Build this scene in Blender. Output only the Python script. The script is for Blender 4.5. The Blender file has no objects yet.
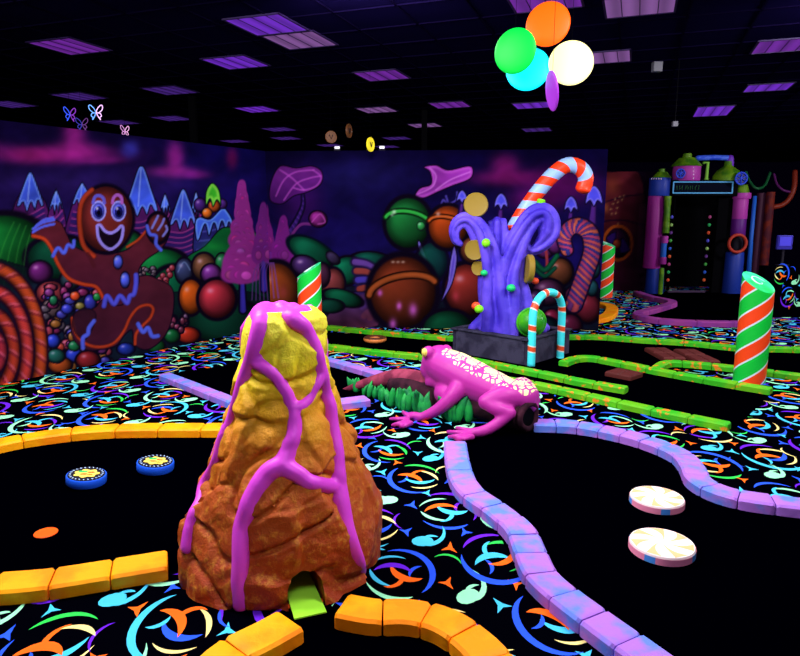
import bpy, bmesh, math, random
import numpy as np
from mathutils import Vector, Matrix, noise
from mathutils.bvhtree import BVHTree

random.seed(7); np.random.seed(7)
R = math.radians
COL = bpy.context.scene.collection
scene = bpy.context.scene

# ------------------------------------------------------------------ camera
CAM_H = 1.6; PITCH = R(10.0); FOC = 650.0
cam_d = bpy.data.cameras.new('camera'); cam_d.sensor_width = 36.0; cam_d.lens = 36.0*FOC/800.0
cam = bpy.data.objects.new('camera', cam_d); COL.objects.link(cam)
cam.location = (0, 0, CAM_H); cam.rotation_euler = (R(90)-PITCH, 0, 0)
scene.camera = cam

# ------------------------------------------------------------------ view, world
scene.view_settings.view_transform = 'Standard'
scene.view_settings.look = 'None'
scene.view_settings.exposure = 0.0
scene.view_settings.gamma = 1.0
scene.view_settings.use_curve_mapping = False
w = bpy.data.worlds.new('world'); scene.world = w; w.use_nodes = True
w.node_tree.nodes['Background'].inputs[0].default_value = (0.16, 0.06, 0.7, 1)
w.node_tree.nodes['Background'].inputs[1].default_value = 0.0028

# ------------------------------------------------------------------ lamps added out of frame near the ceiling to light the course
def area(name, loc, target, power, col=(1, 0.94, 1.0), size=1.0, spread=180):
    l = bpy.data.lights.new(name, 'AREA'); l.energy = power; l.color = col
    l.shape = 'SQUARE'; l.size = size; l.spread = R(spread)
    o = bpy.data.objects.new(name, l); COL.objects.link(o); o.location = loc
    d = Vector(target)-Vector(loc); o.rotation_euler = d.to_track_quat('-Z', 'Y').to_euler()
    return o
area('ceiling_lamp', (-1.8, 3.4, 3.3), (-1.0, 3.9, 0), 215, size=1.2)
area('ceiling_lamp', (1.8, 3.2, 3.3), (1.4, 3.7, 0), 135, size=1.2)
area('ceiling_lamp', (0.2, 0.8, 3.3), (0.2, 3.0, 0.2), 70, size=1.2, col=(0.80, 0.75, 1.0))  # added bluish fill, overhead near the camera
area('ceiling_lamp', (-0.3, 5.6, 3.33), (0.3, 8.0, 0), 165, size=1.0)
area('ceiling_lamp', (4.2, 5.6, 3.33), (4.3, 8.6, 0), 200, size=1.0)
area('ceiling_lamp', (-4.2, 4.2, 3.3), (-2.8, 7.0, 0.6), 90, size=1.0)
area('ceiling_lamp', (9.0, 9.0, 3.3), (4.6, 11.5, 0), 170, size=1.0, spread=120)  # added side beam for the far zone

# ------------------------------------------------------------------ survey helpers: the camera's sight line met with the floor or a depth
_c, _s = math.cos(PITCH), math.sin(PITCH)
def _ray(px, py):
    a = (px-400)/FOC; b = -(py-328)/FOC
    return (a, _c+b*_s, -_s+b*_c)
def at(px, py, z=0.0):
    d = _ray(px, py); t = (z-CAM_H)/d[2]
    return Vector((t*d[0], t*d[1], z))
def atY(px, py, Y):
    d = _ray(px, py); t = Y/d[1]
    return Vector((t*d[0], Y, CAM_H+t*d[2]))
def mpp(Y, z=0.5):      # metres per photo pixel at a depth
    return (Y*_c-(z-CAM_H)*_s)/FOC

# ------------------------------------------------------------------ objects and tags
def tag(o, label=None, cat=None, group=None, kind=None):
    if label: o['label'] = label
    if cat: o['category'] = cat
    if group: o['group'] = group
    if kind: o['kind'] = kind
    return o
def empty(name, loc, label, cat, group=None):
    o = bpy.data.objects.new(name, None); COL.objects.link(o); o.location = loc
    o.empty_display_size = 0.1
    return tag(o, label, cat, group)
def copy_tree(o, parent=None):
    c = o.copy(); COL.objects.link(c); c.parent = parent
    for ch in list(o.children): copy_tree(ch, c)
    return c

class MB:
    def __init__(s): s.v = []; s.f = []; s.m = []
    def add(s, vs, fs, mi=0):
        b = len(s.v); s.v += [tuple(p) for p in vs]
        for f in fs: s.f.append(tuple(i+b for i in f)); s.m.append(mi)
        return s
    def box(s, c, size, rot=None, bev=0.0, mi=0):
        hx, hy, hz = [k/2 for k in size]
        bm = bmesh.new(); bmesh.ops.create_cube(bm, size=1.0)
        for v in bm.verts: v.co = Vector((v.co.x*size[0], v.co.y*size[1], v.co.z*size[2]))
        if bev: bmesh.ops.bevel(bm, geom=bm.edges[:]+bm.verts[:], offset=bev, segments=2, affect='EDGES', profile=0.6)
        M = Matrix.Translation(Vector(c)) @ (rot.to_4x4() if rot is not None else Matrix.Identity(4))
        bm.verts.ensure_lookup_table()
        s.add([M @ v.co for v in bm.verts], [[v.index for v in f.verts] for f in bm.faces], mi); bm.free(); return s
    def ring(s, rings, closed=False, caps=True, mi=0):
        n = len(rings[0]); vs = [p for r in rings for p in r]; fs = []
        m = len(rings)
        for i in range(m-1 if not closed else m):
            j = (i+1) % m
            for k in range(n):
                k2 = (k+1) % n
                fs.append((i*n+k, i*n+k2, j*n+k2, j*n+k))
        if caps and not closed:
            fs.append(tuple(range(n-1, -1, -1))); fs.append(tuple((m-1)*n+k for k in range(n)))
        return s.add(vs, fs, mi)
    def tube(s, pts, rad, seg=12, closed=False, flat=1.0, mi=0, round_ends=False, up=None):
        pts = [Vector(p) for p in pts]
        if not hasattr(rad, '__len__'): rad = [rad]*len(pts)
        rad = list(rad)
        if round_ends and not closed:
            d0 = (pts[0]-pts[1]).normalized(); d1 = (pts[-1]-pts[-2]).normalized()
            A = []; B = []
            for t in (1.0, 0.86, 0.5):
                A.append((pts[0]+d0*rad[0]*t, rad[0]*math.sqrt(max(0, 1-t*t))+1e-4))
                B.append((pts[-1]+d1*rad[-1]*t, rad[-1]*math.sqrt(max(0, 1-t*t))+1e-4))
            pts = [a for a, _ in A]+pts+[b for b, _ in B[::-1]]
            rad = [a for _, a in A]+rad+[b for _, b in B[::-1]]
        n = len(pts); rings = []; prev = None
        for i in range(n):
            if closed: t = pts[(i+1) % n]-pts[i-1]
            else: t = pts[min(i+1, n-1)]-pts[max(i-1, 0)]
            t = t.normalized() if t.length > 1e-9 else Vector((0, 0, 1))
            if prev is None:
                u0 = Vector(up) if up is not None else (Vector((0, 0, 1)) if abs(t.z) < 0.9 else Vector((0, 1, 0)))
                nrm = (u0-t*u0.dot(t)).normalized()
            else:
                nrm = prev-t*prev.dot(t)
                nrm = nrm.normalized() if nrm.length > 1e-6 else prev
            prev = nrm; bi = t.cross(nrm)
            rings.append([pts[i]+nrm*(rad[i]*math.cos(a))*flat+bi*(rad[i]*math.sin(a)) for a in [2*math.pi*k/seg for k in range(seg)]])
        return s.ring(rings, closed=closed, mi=mi)
    def lathe(s, prof, c=(0, 0, 0), seg=24, axis='Z', mi=0, cap=True):
        rings = []
        for r, h in prof:
            ring = []
            for k in range(seg):
                a = 2*math.pi*k/seg; x, y = r*math.cos(a), r*math.sin(a)
                p = {'Z': (x, y, h), 'Y': (x, -h, y), 'X': (h, x, y)}[axis]
                ring.append(Vector(c)+Vector(p))
            rings.append(ring)
        return s.ring(rings, caps=cap, mi=mi)
    def ellipsoid(s, c, r, rot=None, seg=20, ring=12, mi=0):
        M = Matrix.Translation(Vector(c)) @ (rot.to_4x4() if rot is not None else Matrix.Identity(4))
        rings = []
        for i in range(ring+1):
            th = math.pi*i/ring; sn = max(math.sin(th), 1e-3)
            rings.append([M @ Vector((r[0]*sn*math.cos(a), r[1]*sn*math.sin(a), -r[2]*math.cos(th))) for a in [2*math.pi*k/seg for k in range(seg)]])
        return s.ring(rings, mi=mi)
    def slab(s, poly, z0, z1, mi=0):          # vertical prism over a polygon (xy)
        n = len(poly)
        vs = [(p[0], p[1], z0) for p in poly]+[(p[0], p[1], z1) for p in poly]
        fs = [tuple(range(n-1, -1, -1)), tuple(range(n, 2*n))]+[(i, (i+1) % n, n+(i+1) % n, n+i) for i in range(n)]
        return s.add(vs, fs, mi)
    def build(s, name, mats, parent=None, smooth=False, org=None, auto=None, weld=False):
        if not isinstance(mats, (list, tuple)): mats = [mats]
        me = bpy.data.meshes.new(name)
        vs = s.v
        if org is not None: vs = [(p[0]-org[0], p[1]-org[1], p[2]-org[2]) for p in vs]
        me.from_pydata([tuple(p) for p in vs], [], s.f)
        for m in mats: me.materials.append(m)
        if len(mats) > 1: me.polygons.foreach_set('material_index', s.m)
        bm = bmesh.new(); bm.from_mesh(me)
        if weld: bmesh.ops.remove_doubles(bm, verts=bm.verts[:], dist=1e-5)
        if not weld is None: bmesh.ops.recalc_face_normals(bm, faces=bm.faces[:])
        bm.to_mesh(me); bm.free()
        if smooth: me.polygons.foreach_set('use_smooth', [True]*len(me.polygons))
        if auto is not None:
            me.polygons.foreach_set('use_smooth', [True]*len(me.polygons)); me.set_sharp_from_angle(angle=R(auto))
        o = bpy.data.objects.new(name, me); COL.objects.link(o)
        if org is not None and parent is None: o.location = org
        if parent is not None: o.parent = parent
        return o

def mesh_apply(o, keep_mats=True):
    dg = bpy.context.evaluated_depsgraph_get(); dg.update()
    ev = o.evaluated_get(dg); me = bpy.data.meshes.new_from_object(ev, depsgraph=dg)
    old = o.data; mats = [m for m in old.materials]
    o.modifiers.clear(); o.data = me
    if keep_mats and len(me.materials) == 0:
        for m in mats: me.materials.append(m)
    return o
def fuse(o, voxel, smooth_it=4, fac=0.5):
    m = o.modifiers.new('r', 'REMESH'); m.mode = 'VOXEL'; m.voxel_size = voxel; m.use_smooth_shade = True
    if smooth_it:
        k = o.modifiers.new('s', 'SMOOTH'); k.factor = fac; k.iterations = smooth_it
    mesh_apply(o); o.data.polygons.foreach_set('use_smooth', [True]*len(o.data.polygons)); return o

def catmull(pts, n=8, closed=False):
    P = [Vector(p) for p in pts]; out = []; m = len(P)
    for i in range(m if closed else m-1):
        if closed: p0, p1, p2, p3 = P[i-1], P[i], P[(i+1) % m], P[(i+2) % m]
        else: p0, p1, p2, p3 = P[max(i-1, 0)], P[i], P[i+1], P[min(i+2, m-1)]
        for k in range(n):
            t = k/n
            out.append(0.5*((2*p1)+(p2-p0)*t+(2*p0-5*p1+4*p2-p3)*t*t+(3*p1-p0-3*p2+p3)*t**3))
    if not closed: out.append(P[-1])
    return out
def lerp_list(vals, n):
    m = len(vals)-1
    return [vals[min(int(i*m/(n-1)), m-1)]*(1-(i*m/(n-1)-min(int(i*m/(n-1)), m-1)))+vals[min(int(i*m/(n-1)), m-1)+1]*(i*m/(n-1)-min(int(i*m/(n-1)), m-1)) for i in range(n)]

# ------------------------------------------------------------------ materials
def lin(c):
    c = [k/255.0 for k in c]
    return tuple(k/12.92 if k <= 0.04045 else ((k+0.055)/1.055)**2.4 for k in c)+(1.0,)
def mat(name, col, rough=0.7, spec=0.25, emit=0.0, metal=0.0, col2=None, scale=8.0, lo=0.42, hi=0.58, bump=0.0, bscale=40.0, detail=4.0, col3=None, scale3=20.0, coat=0.0):
    m = bpy.data.materials.new(name); m.use_nodes = True; nt = m.node_tree; b = nt.nodes['Principled BSDF']
    b.inputs['Base Color'].default_value = lin(col); b.inputs['Roughness'].default_value = rough
    b.inputs['Specular IOR Level'].default_value = spec; b.inputs['Metallic'].default_value = metal
    b.inputs['Coat Weight'].default_value = coat
    src = None
    tc = nt.nodes.new('ShaderNodeTexCoord')
    def layer(prev, c, sc, lo, hi):
        n = nt.nodes.new('ShaderNodeTexNoise'); n.inputs['Scale'].default_value = sc; n.inputs['Detail'].default_value = detail
        nt.links.new(tc.outputs['Object'], n.inputs['Vector'])
        r = nt.nodes.new('ShaderNodeMapRange'); r.inputs['From Min'].default_value = lo; r.inputs['From Max'].default_value = hi
        nt.links.new(n.outputs['Fac'], r.inputs['Value'])
        x = nt.nodes.new('ShaderNodeMix'); x.data_type = 'RGBA'
        nt.links.new(r.outputs['Result'], x.inputs[0])
        if prev is None: x.inputs[6].default_value = lin(col)
        else: nt.links.new(prev, x.inputs[6])
        x.inputs[7].default_value = lin(c); return x.outputs[2]
    if col2: src = layer(None, col2, scale, lo, hi)
    if col3: src = layer(src, col3, scale3, 0.58, 0.64)
    if src is not None: nt.links.new(src, b.inputs['Base Color'])
    if emit:
        b.inputs['Emission Strength'].default_value = emit
        if src is not None: nt.links.new(src, b.inputs['Emission Color'])
        else: b.inputs['Emission Color'].default_value = lin(col)
    if bump:
        n = nt.nodes.new('ShaderNodeTexNoise'); n.inputs['Scale'].default_value = bscale; n.inputs['Detail'].default_value = 6
        nt.links.new(tc.outputs['Object'], n.inputs['Vector'])
        bp = nt.nodes.new('ShaderNodeBump'); bp.inputs['Strength'].default_value = bump; bp.inputs['Distance'].default_value = 0.01
        nt.links.new(n.outputs['Fac'], bp.inputs['Height']); nt.links.new(bp.outputs['Normal'], b.inputs['Normal'])
    return m
M = {}
M['carpet'] = mat('carpet_black', (1, 1, 5), 1.0, 0.0)
for k, c in dict(mint=(150, 240, 185), cyan=(70, 190, 225), blue=(45, 88, 240), purple=(104, 36, 215), orange=(250, 105, 30), cream=(245, 225, 140), green=(50, 200, 80)).items():
    M['c_'+k] = mat('carpet_'+k, c, 0.95, 0.0)
M['felt'] = mat('black_felt', (0, 0, 2), 1.0, 0.0)
M['ceil'] = mat('ceiling_tile', (12, 7, 42), 1.0, 0.0)
M['black'] = mat('black_paint', (2, 2, 5), 0.8, 0.05)
M['dark'] = mat('dark_panel', (14, 10, 26), 0.7, 0.2)
M['orange_c'] = mat('orange_curb_paint', (255, 168, 0), 0.6, 0.2, col2=(255, 142, 0), scale=5, bump=0.3, bscale=30)
M['lav_c'] = mat('lavender_curb_paint', (168, 110, 212), 0.6, 0.2, col2=(96, 128, 225), scale=7, lo=0.46, hi=0.62, bump=0.3, bscale=30)
M['green_c'] = mat('green_curb_paint', (50, 176, 26), 0.6, 0.2, col2=(96, 180, 20), scale=4, col3=(225, 130, 30), scale3=13, bump=0.3)
M['pink_c'] = mat('magenta_curb_paint', (150, 58, 138), 0.6, 0.2, col2=(130, 50, 140), scale=5)

def pastel(n, c): M[n] = mat(n, c)

# ================================================================== STRUCTURE
def structure(o, label=None): return tag(o, label, None, None, 'structure')
# ---- carpet floor: a black ground with flat woven shapes, one mesh
CN = ['carpet', 'c_mint', 'c_cyan', 'c_blue', 'c_purple', 'c_orange', 'c_cream', 'c_green']
CI = {n[2:]: i for i, n in enumerate(CN) if n != 'carpet'}
class Carpet:
    def __init__(s): s.mb = MB(); s.n = 0
    def lift(s, T):                            # every woven shape a hair above the one before
        s.n = (s.n+1) % 16; d = s.n*0.00006
        return lambda u, v: T(u, v, d)
    def strip(s, pts, wid, T, mi):
        T = s.lift(T)
        L = []; n = len(pts)
        for i in range(n):
            a = pts[max(i-1, 0)]; b = pts[min(i+1, n-1)]
            dx, dy = b[0]-a[0], b[1]-a[1]; l = math.hypot(dx, dy) or 1
            nx, ny = -dy/l, dx/l; h = wid[i]*.35
            L += [T(pts[i][0]+nx*h, pts[i][1]+ny*h), T(pts[i][0]-nx*h, pts[i][1]-ny*h)]
        s.mb.add(L, [(2*i, 2*i+1, 2*i+3, 2*i+2) for i in range(n-1)], mi)
    def arc(s, c, r0, r1, a0, a1, w, T, mi, n=12, peak=0.5):
        pts = []; wid = []
        for i in range(n+1):
            t = i/n; a = R(a0+(a1-a0)*t); r = r0+(r1-r0)*t
            pts.append((c[0]+r*math.cos(a), c[1]+r*math.sin(a)))
            u = t/peak if t < peak else (1-t)/(1-peak)
            wid.append(w*math.sin(u*math.pi/2)**0.8+0.001)
        s.strip(pts, wid, T, mi)
    def fan(s, pts, T, mi):
        T = s.lift(T)
        n = len(pts); cx = sum(p[0] for p in pts)/n; cy = sum(p[1] for p in pts)/n
        s.mb.add([T(cx, cy)]+[T(*p) for p in pts], [(0, 1+i, 1+(i+1) % n) for i in range(n)], mi)
    def tri(s, r, T, mi):                     # three horned star with hollow sides
        pts = []
        for k in range(3):
            a = R(90+120*k+(8 if k else 0)); pts.append((r*math.cos(a), r*math.sin(a)))
            for d in (38, 60, 82):
                b = a+R(d); q = r*(0.34 if d != 60 else 0.27); pts.append((q*math.cos(b), q*math.sin(b)))
        s.fan(pts, T, mi)
    def comma(s, T, mi, k=1.0):
        s.fan([(0.04*k*math.cos(a)*1.25, 0.034*k*math.sin(a)) for a in [2*math.pi*i/12 for i in range(12)]], T, mi)
        s.arc((0.005*k, 0.055*k), 0.075*k, 0.11*k, -100, 25, 0.034*k, T, mi, 9, 0.25)
        s.arc((0.05*k, -0.02*k), 0.06*k, 0.05*k, 140, 60, 0.022*k, T, mi, 6, 0.4)
    def medallion(s, T, cs, k=1.0):
        o, a, b, d, e = [CI[c] for c in cs]
        s.arc((0, 0), 0.165*k, 0.20*k, 158, 318, 0.050*k, T, o, 16, 0.42)       # outer crescent
        s.arc((-0.10*k, -0.03*k), 0.085*k, 0.05*k, -75, 20, 0.030*k, T, o, 7)    # its thorn
        s.arc((-0.02*k, -0.03*k), 0.22*k, 0.17*k, 42, 128, 0.034*k, T, a, 12, .6)   # upper crescents
        s.arc((0.03*k, -0.05*k), 0.16*k, 0.14*k, 30, 100, 0.034*k, T, e, 10, .4)
        s.arc((-0.02*k, -0.115*k), 0.12*k, 0.13*k, 35, 140, 0.060*k, T, b, 10)       # branching middle
        s.arc((0.05*k, 0.02*k), 0.09*k, 0.07*k, 95, 205, 0.036*k, T, b, 8, .6)
        s.arc((0.0, 0.07*k), 0.125*k, 0.15*k, 245, 345, 0.048*k, T, d, 10, .55)
        s.arc((0.02*k, 0.03*k), 0.155*k, 0.17*k, 272, 345, 0.022*k, T, e, 9)
SETS = [('mint', 'cream', 'cyan', 'orange', 'purple'), ('blue', 'green', 'orange', 'cyan', 'cream'),
        ('cyan', 'purple', 'orange', 'blue', 'cream'), ('purple', 'blue', 'cyan', 'orange', 'mint'),
        ('blue', 'mint', 'orange', 'purple', 'cyan'), ('blue', 'purple', 'cyan', 'orange', 'green')]
def fill_carpet(C, inside, to3, us, vs, sc=1.0):
    rnd = random.Random(3)
    a = (0.176*sc, -0.47*sc); b = (0.44*sc, 0.165*sc)
    for i in range(-70, 71):
        for j in range(-70, 71):
            x = a[0]*i+b[0]*j; y = a[1]*i+b[1]*j
            if not inside(x, y): continue
            def TT(ox, oy, ang, flip=1):
                ca, sa = math.cos(ang), math.sin(ang)
                return lambda u, v, d: to3(ox+((u*flip)*ca-v*sa)*0.95, oy+((u*flip)*sa+v*ca)*1.28, d)
            cs = SETS[(i*2+j) % len(SETS)]
            C.medallion(TT(x, y, R([-15, 165, 10, -30][(i+j) % 4])+rnd.uniform(-.2, .2)), cs, sc*rnd.uniform(0.88, 0.98))
            mx, my = x+(a[0]+b[0])*0.5, y+(a[1]+b[1])*0.5
            k = (i+2*j) % 3
            C.comma(TT(mx-0.02, my-0.01, R(15)+rnd.uniform(-.3, .3), 1 if k else -1), CI[['mint', 'cyan', 'mint'][k]], sc*1.15)
            C.tri(0.050*sc, TT(mx+0.11*sc, my-0.075*sc, rnd.uniform(0, 6)), CI[['cyan', 'blue', 'orange'][(i+j) % 3]])
            C.tri(0.045*sc, TT(mx-0.10*sc, my+0.09*sc, rnd.uniform(0, 6)), CI[['orange', 'cyan', 'blue'][(i+j) % 3]])
            C.tri(0.043*sc, TT(x+a[0]*0.5-0.02, y+a[1]*0.5, rnd.uniform(0, 6)), CI[['blue', 'orange', 'cyan'][(i+j) % 3]])
            C.arc((0, 0), 0.07*sc, 0.09*sc, 0, 120, 0.02*sc, TT(x+b[0]*0.5, y+b[1]*0.5-0.01, rnd.uniform(0, 6)), CI[['purple', 'blue', 'cream', 'green'][(i*3+j) % 4]], 7)
def floor_in(x, y):
    return 1.0 < y < 15.5 and -0.62*y-1.0 < x < 0.66*y+1.0 and not (y > 9.6 and x < 2.3)
C = Carpet()
C.mb.add([(-9, -2, 0), (11, -2, 0), (11, 20, 0), (-9, 20, 0)], [(0, 1, 2, 3)], 0)
fill_carpet(C, floor_in, lambda x, y, d: (x, y, 0.0010+d), 0, 0)
fl = C.mb.build('floor', [M[n] for n in CN], weld=None); structure(fl, 'black carpet floor with fluorescent swirls')

# ---- ceiling: dark tiles in a T-bar grid turned 20 degrees with the building
CZ = 3.4; GA = R(-19.8); GX = Vector((math.cos(GA), math.sin(GA), 0)); GY = Vector((-math.sin(GA), math.cos(GA), 0))
mb = MB(); mb.box((1, 9, CZ+0.03), (26, 30, 0.04))
structure(mb.build('ceiling', M['ceil']))
mb = MB()
for k in range(-22, 23):
    c = GX*(k*0.61)+Vector((1, 9, CZ+0.004)); mb.box(c, (0.02, 28, 0.012), Matrix.Rotation(GA, 3, 'Z'))
    c = GY*(k*0.61)+Vector((1, 9, CZ+0.004)); mb.box(c, (28, 0.02, 0.012), Matrix.Rotation(GA, 3, 'Z'))
structure(mb.build('trim_1', mat('ceiling_bar', (9, 5, 30), 1.0, 0.0)), 'dark ceiling grid')

# ================================================================== COURSE: felts and curbs
def curb(pxs, width, height, brick, m, label, group=None, sm=6, gap=0.006, chamfer=0.012, world=False, name='course_curb', z0=0.003):
    P = [at(x, y, height) for x, y in pxs] if not world else [Vector((x, y, height)) for x, y in pxs]
    Q = catmull(P, sm) if sm > 1 else P
    L = [0.0]
    for i in range(1, len(Q)): L.append(L[-1]+(Q[i]-Q[i-1]).length)
    tot = L[-1]; n = max(1, round(tot/brick)); bl = tot/n
    def pos(s):
        s = min(max(s, 0), tot)
        for i in range(1, len(Q)):
            if L[i] >= s-1e-9:
                t = (s-L[i-1])/max(L[i]-L[i-1], 1e-9); return Q[i-1].lerp(Q[i], t)
        return Q[-1]
    def frame(s):
        p = pos(s); d = (pos(s+0.02)-pos(s-0.02)); d.z = 0; d.normalize()
        return p, Vector((-d.y, d.x, 0))
    mb = MB(); h = height; w2 = width/2; c = chamfer; rnd = random.Random(int(abs(P[0].x*1000)))
    org = Vector((Q[0].x, Q[0].y, 0))
    for k in range(n):
        s0 = k*bl+gap/2; s1 = (k+1)*bl-gap/2; rings = []; dz = rnd.uniform(-.002, .002)
        stn = [(s0, c), (s0+c, 0)]+[(s0+(s1-s0)*q, 0) for q in (0.25, 0.5, 0.75)]+[(s1-c, 0), (s1, c)]
        for s_, ins in stn:
            p, nn = frame(s_); W = w2-ins*0.5; H = h+dz-ins*0.6
            prof = [(-W, z0), (-W, H-c), (-W+c, H), (W-c, H), (W, H-c), (W, z0)]
            rings.append([Vector((p.x, p.y, 0))+nn*a+Vector((0, 0, z)) for a, z in prof])
        mb.ring(rings)
    o = mb.build(name, m, auto=35, org=org)
    return tag(o, label, 'curb', group)
def felt(pxs, label, z=0.003, sm=0):
    P = [at(x, y, 0) for x, y in pxs]
    if sm: P = catmull(P, sm, closed=True)
    cx = sum(p.x for p in P)/len(P); cy = sum(p.y for p in P)/len(P)
    mb = MB(); mb.slab([(p.x, p.y) for p in P], 0.0005, z)
    return tag(mb.build('putting_green', M['felt'], org=Vector((cx, cy, 0))), label, 'putting green')
CW = 0.155; CH = 0.065
felt([(-60, 470), (0, 449), (60, 437), (120, 431), (220, 430), (300, 470), (300, 565), (165, 572), (90, 580), (30, 586), (-60, 600), (-200, 560)], 'black putting green inside the orange curb on the left')
curb([(-140, 482), (-60, 459), (0, 441), (62, 431), (110, 427), (160, 426), (245, 426)], CW, CH, 0.30, M['orange_c'], 'long orange brick curb along the far side of the left putting green')
curb([(168, 558), (100, 569), (40, 578), (-10, 582), (-70, 588)], 0.17, CH, 0.21, M['orange_c'], 'straight orange brick curb at the near side of the left putting green')
felt([(292, 606), (330, 604), (345, 625), (420, 632), (455, 650), (480, 700), (215, 700), (250, 655)], 'black putting green in front of the volcano mouth')
curb([(291, 618), (262, 634), (228, 652), (190, 690)], 0.17, CH, 0.2, M['orange_c'], 'short orange brick curb at bottom, left of the volcano mouth')
curb([(341, 603), (375, 609), (408, 609), (442, 617), (470, 634), (492, 656), (515, 690)], 0.16, CH, 0.19, M['orange_c'], 'curved orange brick curb at bottom, right of the volcano mouth')
felt([(458, 440), (500, 428), (575, 433), (640, 440), (680, 458), (694, 480), (740, 500), (860, 518), (1000, 700), (690, 720), (600, 650), (520, 570), (480, 505)], 'wide black putting green between the two lavender curbs')
curb([(455, 440), (459, 466), (470, 488), (498, 508), (520, 527), (530, 548), (541, 571), (566, 594), (604, 622), (650, 655), (710, 700)], 0.155, CH, 0.17, M['lav_c'], 'long winding lavender brick curb running from the frog to the bottom edge')
curb([(533, 421), (575, 423), (620, 431), (655, 441), (682, 453), (693, 465), (699, 477), (716, 487), (745, 495), (800, 502), (880, 511)], 0.15, CH, 0.17, M['lav_c'], 'curved lavender brick curb behind the two striped mints')
felt([(160, 376), (190, 371), (237, 364), (325, 360), (410, 384), (368, 402), (320, 408), (232, 408)], 'black lane behind the volcano')
curb([(164, 373), (196, 385), (234, 400)], 0.12, CH, 0.3, M['lav_c'], 'short lavender curb on the carpet left of the volcano')
curb([(300, 406), (335, 401), (368, 397)], 0.15, CH, 0.3, M['lav_c'], 'short lavender curb end between the volcano and the frog')
curb([(315, 355), (350, 364), (400, 378), (450, 392)], 0.12, CH, 0.3, M['lav_c'], 'lavender curb running behind the tip of the log')
# green course
felt([(300, 330), (450, 341), (560, 336), (640, 341), (735, 352), (800, 353), (900, 360), (900, 380), (790, 380), (735, 374), (675, 369), (657, 374), (772, 393), (734, 430), (728, 428), (640, 414), (540, 392), (500, 378), (487, 368), (430, 362), (325, 348), (290, 344)], 'black lanes between the green curbs')
curb([(290, 323), (322, 325), (385, 331), (450, 336), (500, 337.5), (560, 335), (600, 335), (640, 338), (690, 341), (740, 346), (790, 347), (880, 351)], 0.12, 0.06, 0.3, M['green_c'], 'long green curb in front of the back mural wall')
curb([(290, 340), (325, 344), (375, 350), (420, 354), (455, 355), (488, 361), (540, 371), (585, 380), (627, 387)], 0.11, 0.06, 0.3, M['green_c'], 'green curb from behind the volcano ending past the chocolate block')
curb([(505, 377), (545, 384), (600, 396), (660, 409), (730, 423)], 0.11, 0.06, 0.3, M['green_c'], 'straight green curb behind the frog')
curb([(563, 361), (574, 357), (592, 356), (625, 362), (660, 369), (700, 376), (735, 382), (772, 388)], 0.11, 0.06, 0.3, M['green_c'], 'green curb from the arch cane to the foot of the right striped post')
curb([(655, 368), (664, 362), (680, 361), (735, 366), (800, 374), (880, 384)], 0.11, 0.06, 0.3, M['green_c'], 'green curb with a yellow end behind the right striped post')
felt([(640, 291), (651, 295), (672, 302), (655, 309), (640, 314), (665, 319), (710, 321), (765, 323), (765, 292)], 'black putting green at the portal doorway')
curb([(637, 291), (652, 296), (673, 301), (656, 307), (638, 312), (646, 316), (668, 319), (712, 321), (765, 321)], 0.16, 0.08, 0.5, M['pink_c'], 'magenta zigzag curb in front of the far portal', sm=4)
curb([(575, 300), (596, 302), (608, 304), (612, 308), (608, 314), (596, 318), (575, 320)], 0.2, 0.07, 0.4, M['orange_c'], 'small yellow curved curb past the end of the mural wall')

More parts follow.
